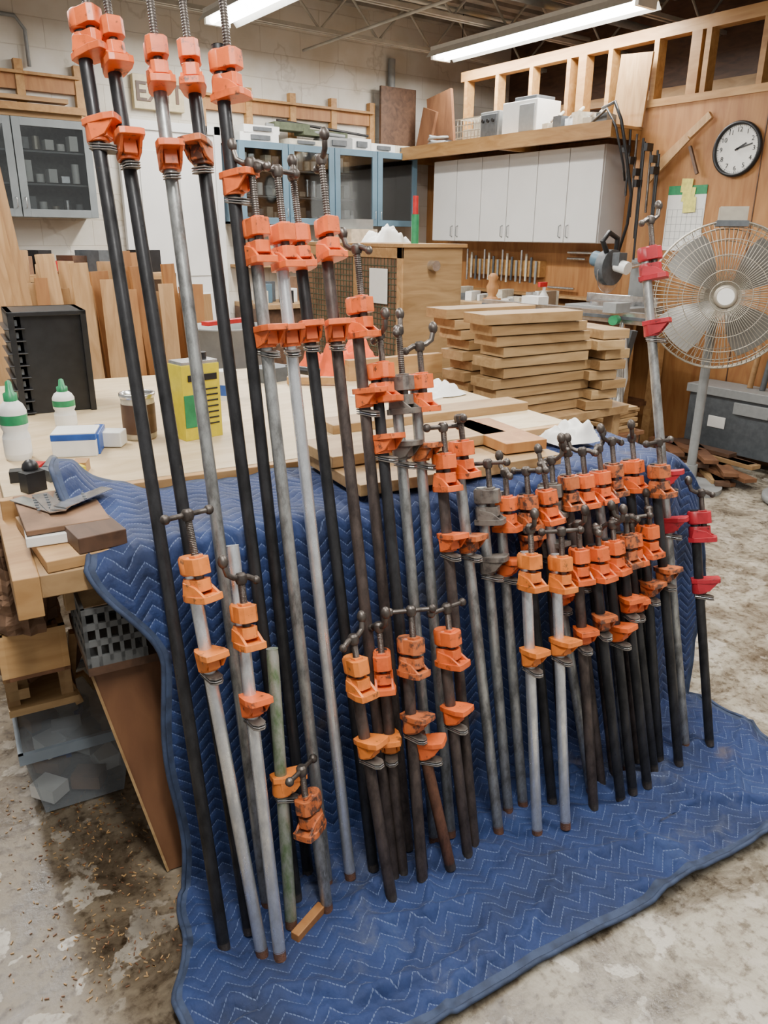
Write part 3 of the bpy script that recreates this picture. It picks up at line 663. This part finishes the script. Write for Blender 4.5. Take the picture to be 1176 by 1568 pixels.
def bottle(a,n,r,h):
    m=MB(TM@Matrix.Translation((a,n,.90)))
    m.lathe([(r*.9,0),(r,.01),(r,h*.30),(r*.85,h*.36),(r,h*.42),(r,h*.62),(r*.8,h*.70),(r*.42,h*.76)],WPLAS,seg=20)
    m.lathe([(r*.5,h*.74),(r*.5,h*.84),(r*.3,h*.86),(r*.22,h*.98),(r*.1,h)],GREEN,seg=14); m.lathe([(r*1.01,h*.08),(r*1.01,h*.28)],PAPER,seg=20); m.lathe([(r*1.015,h*.46),(r*1.015,h*.58)],GREEN,seg=20)
    m.make('glue_bottle')
bottle(.115,2.33,.036,.22); bottle(.285,2.66,.034,.16)
m=MB(TM); m.box((.27,2.32,.935),(.12,.10,.07),WPLAS,rz=-.3); m.box((.27,2.32,.957),(.122,.102,.02),BLUEP,rz=-.3); m.box((.33,2.34,.93),(.03,.13,.06),BLUEP,rz=-.3); m.box((.37,2.36,.925),(.08,.06,.045),WPLAS,rz=-.5); m.make('blue_and_white_box',.003)
m=MB(TM); m.b2((.17,2.90,.90),(.19,3.15,1.25),BLKM);m.b2((.40,2.90,.90),(.42,3.15,1.25),BLKM);m.b2((.17,3.13,.90),(.42,3.15,1.25),BLKM);m.b2((.17,2.90,1.235),(.42,3.15,1.25),BLKM);m.b2((.21,2.92,.9),(.42,3.14,1.24),BLKM)
for i in range(8): m.b2((.155,2.90,.905+i*.041),(.22,3.15,.910+i*.041),BLKM); m.b2((.17,2.92,.915+i*.041),(.20,3.13,.936+i*.041),DGREY)
m.make('black_drawer_organizer',.002)
m=MB(TM@Matrix.Translation((.47,2.42,.90))); m.lathe([(.045,0),(.05,.005),(.05,.13)],CREAM,seg=24); m.lathe([(.051,.02),(.051,.11)],DARKW,seg=24); m.lathe([(.052,.128),(.054,.134),(.054,.142),(.046,.142),(.046,.12)],BRIGHT,seg=24,cap=False)
m.make('finish_can')
m=MB(TM); Mx=Matrix.Translation((.635,2.36,.90))@Matrix.Rotation(.25,4,'Z')
m.box((0,0,.115),(.13,.08,.23),YEL,M=Mx); m.box((-.04,-.041,.09),(.045,.002,.10),GREEN,M=Mx); m.box((.005,-.0415,.19),(.10,.002,.02),BLKM,M=Mx)
for i in range(7): m.box((.02,-.0415,.045+.018*i),(.07,.002,.005),BLKM,M=Mx)
m.box((0,0,.235),(.125,.075,.01),BRIGHT,M=Mx); m.cyl((.03,0,.23),(.03,0,.26),.015,BLKM,M=Mx)
m.make('yellow_solvent_tin',.003)
m=MB(TM@Matrix.Translation((.90,2.88,.90))); m.lathe([(.04,0),(.04,.10),(.042,.105),(.042,.112)],WPLAS,seg=20); m.lathe([(.0405,.02),(.0405,.06)],BLUEP,seg=20); m.make('white_can')
def rag(name,c,sx,sy,h,mat,base=None):
    vs=[];fs=[];n=26
    for j in range(n+1):
        for i in range(n+1):
            x=(i/n-.5)*sx;y=(j/n-.5)*sy; e=1-max(abs(i/n-.5),abs(j/n-.5))*2
            z=h*(.40+.8*noise.noise(Vector((x*11+c[0]*5,y*11,c[2])))+.5*abs(noise.noise(Vector((x*28,y*28,c[0])))))*min(1,e*3)+.004
            wob=1+.18*noise.noise(Vector((x*14,y*14,3)))
            vs.append((c[0]+x*wob,c[1]+y*wob,c[2]+max(.003,z)))
    for j in range(n):
        for i in range(n): fs.append((j*(n+1)+i,j*(n+1)+i+1,(j+1)*(n+1)+i+1,(j+1)*(n+1)+i))
    m=MB(base); m.add(vs,fs,mat,True); m.make(name)
rag('orange_rag',(1.60,3.28,.90),.36,.3,.16,ORCL,TM)
rag('crumpled_paper',(1.66,2.62,.90),.26,.18,.06,PAPER,TM)
rag('white_cloth',(1.66,1.80,.895),.17,.13,.07,PAPER,TM)
m=MB(TM); m.box((1.50,2.62,.903),(.22,.3,.006),PAPER,rz=.4); m.make('paper_sheet')
m=MB(TM); m.box((1.20,3.2,.93),(.16,.12,.06),DGREY,rz=.4); m.cyl((1.26,3.18,.95),(1.40,3.12,.93),.018,BLKM); m.box((1.33,3.0,.92),(.25,.03,.03),PINE,rz=-.5); m.make('bench_power_tool')
m=MB(); m.lathe([(.15,0),(.2,.3),(.21,.31),(.19,.31),(.14,.02)],GREYPL,Matrix.Translation((1.72,3.75,.75)),24); m.b2((1.5,3.55,.70),(1.95,3.95,.75),PINE)
for x in (1.52,1.9):
    for y in (3.57,3.9): m.b2((x,y,0),(x+.04,y+.04,.70),PINE)
m.box((1.72,3.75,1.08),(.3,.05,.02),REDP,rz=.3); m.make('grey_tub_on_stand')

# ---------------------------------------------------------------- boards standing behind bench (left)
m=MB()
for i in range(34):
    x=.60+i*.039+random.uniform(-.01,.01); h=random.uniform(1.16,1.42); w=random.uniform(.06,.11)
    m.box((x,4.30+.10*(i%3)+random.uniform(-.03,.03),h/2+.0),(w,.022,h),random.choice([PINEV,PINEV,PINEV,PLY]),rx=rad(random.uniform(-7,-3)),rz=random.uniform(-.5,.5),ry=rad(random.uniform(-2,2)))
m.make('leaning_lumber_stack',.001)
m=MB()
for i in range(6):
    m.box((.60+.045*i,3.86+.04*i,1.0),(.12,.025,2.0-.09*i),PINEV,ry=rad(-8+.8*i),rx=rad(-3),rz=.12*i)
m.make('tall_leaning_boards',.001)
m=MB(); 
for i in range(9): m.box((1.0+.09*(i%5),5.6+.1*(i//5),.72+.24*(i//5)),(.3,.24,.2),[KRAFT,DARKW,REDP,DGREY,PINE][i%5],rz=.2*i)
m.b2((.6,5.4,.58),(2.1,6.2,.62),PINE)
for x in (.62,2.04):
    for y in (5.42,6.14): m.b2((x,y,0),(x+.05,y+.05,.58),PINE)
for i in range(10): m.cyl((.75+.12*i,5.65,.62),(.77+.12*i,5.7,1.15+.05*(i%3)),.04,[DARKW,REDP,BLKM,KRAFT][i%4],seg=10)
m.b2((.5,5.5,1.2),(2.15,6.3,1.24),PINE); m.b2((.5,5.5,.0),(.54,6.3,1.24),PINE); m.b2((2.11,5.5,.0),(2.15,6.3,1.24),PINE)
for i in range(12): m.box((.65+.125*i,5.72+.05*(i%2),1.24+.05),(.12,.2,.06+.07*(i%3)),[REDP,DARKW,DGREY,PINE2,KRAFT,BLKM][i%6],rz=.3*(i%3))
m.make('cluttered_side_table')
m=MB(); m.b2((3.2,6.25,.88),(5.2,6.8,.92),OLDW); m.b2((3.2,6.3,0),(5.2,6.8,.88),DARKW)
for i in range(22):
    h=.06+.16*random.random(); m.box((3.27+.086*i,6.40+.1*(i%3),.92+h/2),(.09,.12,h),random.choice([DGREY,CREAM,WPLAS,KRAFT,TEAL,BLKM,PINE]),rz=.3*(i%3))
m.make('back_counter_with_clutter',.002)
m=MB(); 
for i in range(7): m.b2((3.25+.27*i,6.7,1.245),(3.47+.27*i,6.84,1.36+.05*(i%3)),random.choice([CREAM,DGREY,WPLAS,BEIGE]))
m.b2((3.2,6.65,1.22),(5.2,6.845,1.245),PINE); m.make('back_wall_shelf')

# plywood cabinet with mesh panel
m=MB(); X0,Y0,X1,Y1,ZT=2.78,3.66,3.22,4.78,1.46
m.b2((X0,Y0,.25),(X1,Y0+.02,ZT-.02),PINE2); m.b2((X0,Y1-.02,.25),(X1,Y1,ZT-.02),PINE2); m.b2((X1-.02,Y0,.25),(X1,Y1,ZT-.02),PINE2); m.b2((X0-.02,Y0-.02,ZT-.02),(X1+.02,Y1+.02,ZT),PINE); m.b2((X0,Y0,.25),(X1,Y1,.27),PINE2)
for y in (Y0,Y0+.45,Y1-.05): m.b2((X0-.012,y,.27),(X0,y+.05,ZT-.02),PINE)
m.b2((X0-.012,Y0,ZT-.08),(X0,Y1,ZT-.02),PINE); m.b2((X0,Y0+.05,.27),(X0+.006,Y1-.05,ZT-.08),KRAFT)
for i in range(29): m.cyl((X0-.002,Y0+.05+.034*i,.3),(X0-.002,Y0+.05+.034*i,ZT-.08),.003,FABG,seg=5)
for i in range(30): m.cyl((X0-.004,Y0+.05,.35+.034*i),(X0-.004,Y1-.05,.35+.034*i),.003,FABG,seg=5)
m.b2((X0-.016,Y0+.14,1.12),(X0-.01,Y0+.32,1.32),PAPER); m.cyl((X0+.2,Y0-.05,1.34),(X0+.2,Y0,1.34),.03,BRIGHT)
for x in (X0,X1-.06):
    for y in (Y0,Y1-.06): m.b2((x,y,0),(x+.06,y+.06,.25),PINE)
m.make('plywood_cabinet_with_mesh_door',.002)
m=MB(); m.cyl((2.95,3.78,1.46),(2.95,3.78,1.62),.022,GREEN); m.cyl((2.95,3.78,1.62),(2.95,3.78,1.72),.016,REDP); m.make('green_and_red_marker_tube')
rag('white_rag',(2.92,4.02,1.46),.22,.22,.11,PAPER)
m=MB(); m.b2((2.85,4.3,1.46),(3.05,4.6,1.54),CREAM); m.b2((2.9,4.32,1.54),(3.03,4.55,1.60),GREYPL); m.make('small_boxes_pair')

# ---------------------------------------------------------------- lumber stack behind bench
m=MB()
for k in range(10):
    z=.70+.0265+.049*k
    dx=[.02,.05,.03,.0,.04,-.02,.01,-.04,-.08,-.13][k]; L=.62-.008*k
    m.box((2.72+dx,2.60-.010*k,z),(L,.16,.044),PINE2,rz=rad(-3+dx*30)); m.box((2.74+dx,2.81,z),(L,.16,.044),PINE2,rz=rad(dx*20))
for k in range(8):
    z=.70+.0265+.049*k
    m.box((3.12+.02*(k%3),2.66+.015*(k%2)-.006*k,z),(.16,.5,.044),PINE2,rz=rad(-14+4*(k%3)))
m.make('stacked_hardwood_boards',.002)
m=MB(); m.b2((2.30,2.42,.66),(3.30,3.0,.70),OLDW)
for x in (2.33,3.22):
    for y in (2.45,2.92): m.b2((x,y,0),(x+.06,y+.06,.66),OLDW)
m.b2((2.35,2.45,.15),(3.25,2.95,.18),PLYB); m.make('lumber_cart',.002)
m=MB()
for k in range(7): m.box((3.60+.012*(k%3),2.86-.01*(k%2),.46+.021*k),(.32,.32,.018),PINE2,rz=.12*(k%3-1))
m.b2((3.42,2.68,0),(3.46,3.04,.43),PLYB);m.b2((3.74,2.68,0),(3.78,3.04,.43),PLYB);m.b2((3.40,2.66,.43),(3.80,3.06,.45),PLYB)
m.make('plywood_squares_on_stand',.001)

# right side machine bench with miter saw
m=MB(); m.b2((4.64,3.45,.93),(5.15,6.2,.97),OLDW); m.b2((4.68,3.5,.55),(4.72,6.15,.93),PLYB)
for y in (3.5,4.8,6.1):
    for x in (4.68,5.05): m.b2((x,y,0),(x+.07,y+.07,.93),PINE)
m.b2((4.7,3.55,.3),(5.1,6.15,.33),PLYB)
for i in range(12): m.box((4.78+.1*(i%3),3.75+.2*i,.43),(.18,.16,.2),[GREYPL,WPLAS,KRAFT,DGREY,PINE2][i%5],rz=.2*(i%4))
m.make('machine_bench',.002)
m=MB(Matrix.Translation((.36,0,0))) # sliding miter saw
m.b2((4.30,3.55,.97),(4.75,4.10,1.03),GREYPL); m.lathe([(.17,0),(.17,.03)],BRIGHT,Matrix.Translation((4.5,3.82,1.03)),24)
m.b2((4.60,3.5,1.03),(4.63,4.15,1.10),BRIGHT); m.cyl((4.45,3.78,1.28),(4.80,3.78,1.32),.016,BRIGHT); m.cyl((4.45,3.86,1.28),(4.80,3.86,1.32),.016,BRIGHT)
m.cyl((4.42,3.78,1.30),(4.42,3.85,1.30),.125,DGREY,seg=28); m.cyl((4.42,3.81,1.25),(4.42,3.815,1.25),.13,BRIGHT,seg=28)
m.cyl((4.42,3.85,1.34),(4.42,3.96,1.36),.055,TEAL,seg=16); m.tube([(4.36,3.8,1.40),(4.30,3.8,1.48),(4.36,3.8,1.54),(4.46,3.8,1.50),(4.46,3.8,1.40)],.020,BLKM)
m.box((4.38,3.70,1.36),(.09,.06,.09),DGREY); m.b2((4.78,3.74,1.03),(4.84,3.9,1.36),GREYPL); m.cyl((4.38,3.62,1.30),(4.38,3.72,1.32),.045,WPLAS)
m.make('sliding_miter_saw',.003)
m=MB() # extruded aluminium fence rail on a folding stand
m.box((4.13,3.65,1.03),(.07,1.45,.07),BRIGHT,rz=rad(3)); m.box((4.10,3.65,1.03),(.02,1.44,.02),DGREY,rz=rad(3)); m.box((4.12,3.20,1.09),(.14,.10,.06),GREYPL); m.box((4.12,3.9,1.09),(.10,.16,.05),WPLAS); m.cyl((4.08,3.16,1.02),(4.02,3.14,1.02),.03,GREEN)
for y in (3.15,4.15):
    m.cyl((4.13,y,1.0),(3.98,y-.05,.0),.016,BRIGHT); m.cyl((4.13,y,1.0),(4.34,y+.05,.0),.016,BRIGHT)
m.cyl((4.02,3.12,.3),(4.02,4.1,.3),.012,BRIGHT)
m.make('aluminium_fence_on_stand')
m=MB()
m.b2((3.95,4.30,.90),(4.6,5.4,.94),GREYPL); m.b2((3.95,4.30,.70),(4.0,5.4,.90),GREYPL); m.b2((3.88,4.30,.92),(3.93,5.6,.97),BRIGHT); m.b2((3.90,4.55,.94),(4.6,4.62,1.0),BRIGHT); m.b2((3.83,4.5,.94),(3.93,4.68,.99),WPLAS)
m.b2((4.0,4.35,0),(4.55,5.35,.70),DGREY); m.make('cabinet_table_saw',.003)
m=MB()
m.lathe([(.035,0),(.035,.1),(.012,.14),(.012,.17)],WPLAS,Matrix.Translation((4.70,4.36,.97)),14); m.box((4.68,4.36,1.155),(.08,.025,.035),REDP); m.lathe([(.036,.02),(.036,.08)],BLUEP,Matrix.Translation((4.70,4.36,.97)),14); m.make('spray_bottle')
m=MB(); m.box((4.45,4.68,.99),(.1,.1,.1),PLY); m.lathe([(.05,0),(.03,.02),(.045,.05),(.05,.09),(.03,.13),(.045,.16),(.02,.19)],PLY,Matrix.Translation((4.45,4.68,1.04)),18); m.make('turned_newel_post')
m=MB()
for i in range(30):
    y=4.45+.057*i; x=4.75+.2*random.random(); h=.03+.10*random.random(); m.box((x+.04,y,.97+h/2),(.1+.12*random.random(),.06,h),random.choice([GREYPL,CREAM,BRIGHT,DGREY,BEIGE,PINE2,DGREY,WPLAS]),rz=random.uniform(-.5,.5))
m.make('bench_hand_tools')
m=MB(); m.b2((5.42,5.1,1.16),(5.5,6.1,1.30),BEAM)
for i in range(16):
    m.cyl((5.40,5.13+.062*i,1.10+.01*(i%3)),(5.40,5.13+.062*i,1.30+.03*(i%4)),.011,[GREYPL,DGREY,CREAM,BRIGHT][i%4],seg=8)
m.make('hand_tool_rack')
m=MB()
for i,(z,l) in enumerate([(1.38,.3),(1.33,.2),(1.08,.3)]): m.cyl((5.44,4.5+.1*i,z),(5.44,4.5+.1*i+l,z),.012,BRIGHT)
m.b2((5.36,4.4,1.0),(5.5,6.3,1.02),PINE); m.make('wall_tool_shelf')
m=MB()
for i in range(24):
    m.box((4.60+random.random()*.20,2.62+random.random()*.45,.016+.027*(i//4)),(.09,.38+.2*random.random(),.025),random.choice([DARKW,DARKW,PLYB,PLYB,OLDW]),rz=random.uniform(-.9,.2))
m.make('scrap_lumber_pile',.001)
m=MB()
for i in range(10):
    m.box((4.40+.03*(i%4),3.36+.02*i,.45+.02*(i%3)),(.06,.03,.86),[WPLAS,PLYB,DGREY,PINE2][i%4],rx=rad(random.uniform(-10,10)),ry=rad(random.uniform(0,10)))
m.tube([(4.35,3.3,.9),(4.45,3.32,.6),(4.35,3.3,.3),(4.25,3.25,.02)],.02,WPLAS); m.make('leaning_offcuts_and_pipe')
m=MB()
for i in range(9): m.box((4.05+.05*(i%4),3.35+.07*i,.06+.06*(i%3)),(.22,.14,.12),[WPLAS,KRAFT,GREYPL,CREAM,PINE2][i%5],rz=.4*i,rx=.1*(i%3))
m.make('floor_boxes_and_rags')
m=MB(); m.b2((4.98,2.15,.10),(5.22,3.15,.48),DGREY); m.b2((4.96,2.13,.48),(5.24,3.17,.54),GREYPL); m.b2((4.96,2.55,.38),(4.98,2.8,.46),GREYPL); m.b2((4.972,2.85,.26),(4.98,2.98,.34),PAPER)
for y in (2.25,3.05):
    for x in (5.03,5.18): m.cyl((x,y-.02,.05),(x,y+.02,.05),.05,BLKM)
m.make('grey_rolling_tool_chest',.006)
m=MB(Matrix.Translation((4.62,2.05,.0))); m.lathe([(.22,0),(.25,.02),(.25,.05),(.24,.055)],GREYPL,seg=30); m.make('round_steel_base')
m=MB(); 
for i in range(5): m.cyl((5.05+.02*i,2.4+.1*i,.54),(5.10+.02*i,2.4+.1*i,.70+.03*i),.02,[YEL,BLKM,YEL,DGREY,PINE][i],seg=8)
m.make('hand_tools_on_chest')

# ---------------------------------------------------------------- pedestal fan
def fan():
    C=Vector((4.16,2.52,1.20)); f=Vector((-C.x,-C.y,.25)).normalized(); f=(Matrix.Rotation(rad(8),3,'Z')@f)
    x=Vector((0,0,1)).cross(f).normalized(); y=f.cross(x)
    B=Matrix(((x.x,y.x,f.x,C.x),(x.y,y.y,f.y,C.y),(x.z,y.z,f.z,C.z),(0,0,0,1)))
    m=MB(); R=.395
    def ring(r,z,w): m.tube([(r*math.cos(2*math.pi*i/48),r*math.sin(2*math.pi*i/48),z) for i in range(48)],w,BEIGE,B,5,True)
    ring(R,0,.006); ring(R,.03,.005); ring(R,-.05,.005)
    for r,z in ((.36,.07),(.30,.095),(.22,.112),(.14,.12),(.08,.122)): ring(r,z,.0025); ring(r,-z-.03,.0025)
    for i in range(96):
        t=2*math.pi*i/96; c,s=math.cos(t),math.sin(t)
        m.tube([(.06*c,.06*s,.122),(.22*c,.22*s,.114),(.34*c,.34*s,.085),(.385*c,.385*s,.05),(R*c,R*s,0)],.0019,BEIGE,B,4)
        if i%2==0: m.tube([(.06*c,.06*s,-.15),(.22*c,.22*s,-.145),(.34*c,.34*s,-.12),(.385*c,.385*s,-.08),(R*c,R*s,-.03)],.0019,BEIGE,B,4)
    m.lathe([(.062,.115),(.062,.128),(.05,.132)],BEIGE,B,24); m.lathe([(.045,.132),(.045,.134)],PAPER,B,24)
    m.cyl((0,0,-.08),(0,0,.06),.06,BLADE,B,20)
    for k in range(4):
        a0=2*math.pi*k/4+.75; vs=[];n=8
        for j in range(n+1):
            r=.05+.30*j/n
            wd=.26+.22*math.sin(math.pi*min(1,(j/n)*.75+.1)); 
            for e in range(7):
                q=(e/6-.5)*2*wd; vs.append((r*math.cos(a0+q),r*math.sin(a0+q),.055*q/wd*1.0*(1-.4*j/n)-.01))
        fs=[(j*7+e,j*7+e+1,(j+1)*7+e+1,(j+1)*7+e) for j in range(n) for e in range(6)]
        m.add(vs,fs,BLADE,True,B)
    m.cyl((0,0,-.30),(0,0,-.10),.085,BEIGE,B,20); m.ball((0,0,-.30),.085,BEIGE,B,16,(1,1,.5))
    bp=B@Vector((0,0,-.22)); m.cyl((bp.x,bp.y,.05),(bp.x,bp.y,bp.z-.02),.028,GREYPL,seg=14); m.cyl((bp.x,bp.y,.0),(bp.x,bp.y,.03),.20,GREYPL,seg=32); m.cyl((bp.x,bp.y,.03),(bp.x,bp.y,.16),.04,GREYPL)
    m.box((bp.x,bp.y,bp.z-.1),(.07,.07,.06),BEIGE)
    hp=B@Vector((.0,R+.03,-.04)); m.box((hp.x,hp.y,hp.z),(.22,.14,.09),BEIGE,rz=.6); m.box((hp.x,hp.y,hp.z-.04),(.26,.16,.03),DGREY,rz=.6)
    m.make('pedestal_fan',.0)
fan()

# ---------------------------------------------------------------- under the bench, left
m=MB(TM) # clear storage bin
a0,a1,n0,n1=-.005,.262,1.90,2.32
m.add([(a0+.03,n0+.03,.01),(a1-.03,n0+.03,.01),(a1-.03,n1-.03,.01),(a0+.03,n1-.03,.01),(a0,n0,.21),(a1,n0,.21),(a1,n1,.21),(a0,n1,.21)],[(0,3,2,1),(0,1,5,4),(1,2,6,5),(2,3,7,6),(3,0,4,7)],CLEAR)
m.b2((a0-.012,n0-.012,.205),(a1+.012,n0,.235),LIDB);m.b2((a0-.012,n1,.205),(a1+.012,n1+.012,.235),LIDB);m.b2((a0-.012,n0-.012,.205),(a0,n1+.012,.235),LIDB);m.b2((a1,n0-.012,.205),(a1+.012,n1+.012,.235),LIDB)
m.b2((a0,n0,.225),(a1,n1,.232),CLEAR)
for i in range(18): m.box((a0+.05+.17*random.random(),n0+.07+.3*random.random(),.04+.1*random.random()),(.06,.08,.04),random.choice([WPLAS,PAPER,GREYPL,DGREY,KRAFT,BLUEP]),rz=random.random()*3)
m.tube([(a0+.05,n0+.2,.24),(a0+.08,n0+.2,.29),(a1-.08,n0+.22,.30),(a1-.05,n0+.22,.24)],.009,PINE2)
m.make('clear_storage_bin')
m=MB(TM); m.add([(.268,1.575,.004),(.85,1.575,.004),(.85,1.64,.56),(.160,1.64,.56),(.268,1.587,.004),(.85,1.587,.004),(.85,1.652,.56),(.160,1.652,.56)],[(0,1,2,3),(7,6,5,4),(0,4,5,1),(1,5,6,2),(2,6,7,3),(3,7,4,0)],PLYB)
m.add([(.264,1.572,.004),(.270,1.572,.004),(.162,1.637,.56),(.156,1.637,.56),(.264,1.590,.004),(.270,1.590,.004),(.162,1.655,.56),(.156,1.655,.56)],[(0,1,2,3),(7,6,5,4),(0,4,5,1),(1,5,6,2),(2,6,7,3),(3,7,4,0)],PINE2)
m.make('brown_plywood_offcut')
m=MB(TM) # grey crate
a0,a1,n0,n1,z0,z1=.15,.28,1.60,1.84,.60,.74
m.b2((a0,n0,z0),(a1,n1,z0+.01),CRATEG)
for zz in (z0+.01,z0+.05,z0+.09,z1-.012): 
    m.b2((a0,n0,zz),(a1,n0+.008,zz+.014),CRATEG); m.b2((a0,n0,zz),(a0+.008,n1,zz+.014),CRATEG); m.b2((a1-.008,n0,zz),(a1,n1,zz+.014),CRATEG); m.b2((a0,n1-.008,zz),(a1,n1,zz+.014),CRATEG)
for i in range(6):
    m.b2((a0+.024*i,n0,z0),(a0+.024*i+.008,n0+.008,z1),CRATEG); m.b2((a0,n0+.046*i,z0),(a0+.008,n0+.046*i+.01,z1),CRATEG)
m.b2((.15,1.60,.58),(.36,1.90,.60),DARKW); m.b2((.30,1.68,.0),(.33,1.71,.58),PINE); m.b2((.32,1.86,.0),(.35,1.89,.58),PINE)
m.make('grey_plastic_crate')
m=MB(TM); a0,a1,n0,n1=-.02,.13,1.80,2.3
m.b2((a0,n0,.50),(a1,n0+.015,.62),PINE);m.b2((a0,n1,.50),(a1,n1+.015,.62),PINE);m.b2((a0,n0,.50),(a0+.015,n1,.62),PINE);m.b2((a1-.015,n0,.50),(a1,n1,.62),PINE);m.b2((a0,n0,.50),(a1,n1,.51),PLYB)
for i in range(7): m.box((a0+.04+.015*i,n0+.1+.05*i,.60),(.03,.18,.02),PINE2,rz=i)
m.b2((a0,n0+.14,.32),(a1+.02,n1+.2,.34),PINE2)
for a in (a0,a1-.02): 
    for n in (n0+.16,n1): m.b2((a,n,.34),(a+.03,n+.03,.50),OLDW)
for n in (n1+.1,): m.b2((a0,n,0),(a0+.03,n+.03,.32),OLDW); m.b2((a1-.02,n,0),(a1+.01,n+.03,.32),OLDW)
m.b2((.085,2.0,.62),(.10,2.04,.80),OLDW); m.b2((.085,2.26,.62),(.10,2.30,.80),OLDW)
for i in range(9): m.box((.01+.012*i,2.02+.04*i,.37+.02*(i%3)),(.05,.12,.03),[PINE2,KRAFT,DARKW][i%3],rz=i*.7)
for i in range(4): m.box((.12+.015*i,1.98+.02*i,.40),(.02,.02,.22),[PINE2,DARKW][i%2],rx=.15*i,ry=-.3+.2*i)
m.make('scrap_wood_drawer_rack')
def bag():
    vs=[];fs=[];U=30;V=14
    for j in range(V+1):
        z=.625+.165*j/V
        for i in range(U):
            t=2*math.pi*i/U; r=1+.30*noise.noise(Vector((math.cos(t)*3,math.sin(t)*3,z*14)))+.15*noise.noise(Vector((math.cos(t)*9,math.sin(t)*9,z*34)))
            vs.append((.03+.075*r*math.cos(t),1.86+.13*r*math.sin(t),z+(.015*noise.noise(Vector((t*2,0,j))) if j else 0)))
    for j in range(V):
        for i in range(U): k=(i+1)%U; fs.append((j*U+i,j*U+k,(j+1)*U+k,(j+1)*U+i))
    fs.append(tuple(reversed(range(U))))
    m=MB(TM@Matrix.Translation((.015,.04,0))); m.add(vs,fs,KRAFT,False); m.make('crumpled_paper_bag')
bag()
m=MB(TM)
for i in range(700):
    a=random.gauss(.12,.12); n=random.uniform(1.3,2.1); s=random.uniform(.003,.010)
    m.box((a,n,.002),(s,s*.3,.002),random.choice([PINE2,PINE,PLYB]),rz=random.random()*3)
m.make('wood_chips')
m=MB(TM); m.box((.505,1.245,.032),(.10,.022,.022),PLY,rz=.5); m.make('small_wood_block',.002)

# ---------------------------------------------------------------- camera
cam=bpy.data.cameras.new('camera'); co=bpy.data.objects.new('camera',cam); col.objects.link(co)
cam.sensor_fit='VERTICAL'; cam.sensor_height=24; cam.lens=24*1180/1568; cam.clip_start=.05
TH=rad(19.7); AZ=rad(54); ro=.01
Fh=Vector((math.cos(AZ),math.sin(AZ),0)); Rv=Vector((math.sin(AZ),-math.cos(AZ),0)); Zv=Vector((0,0,1))
fw=Fh*math.cos(TH)-Zv*math.sin(TH); up=Fh*math.sin(TH)+Zv*math.cos(TH)
cx=Rv*math.cos(ro)+up*math.sin(ro); cy=-Rv*math.sin(ro)+up*math.cos(ro); cz=-fw
co.matrix_world=Matrix(((cx.x,cy.x,cz.x,0),(cx.y,cy.y,cz.y,0),(cx.z,cy.z,cz.z,1.5),(0,0,0,1)))
bpy.context.scene.camera=co
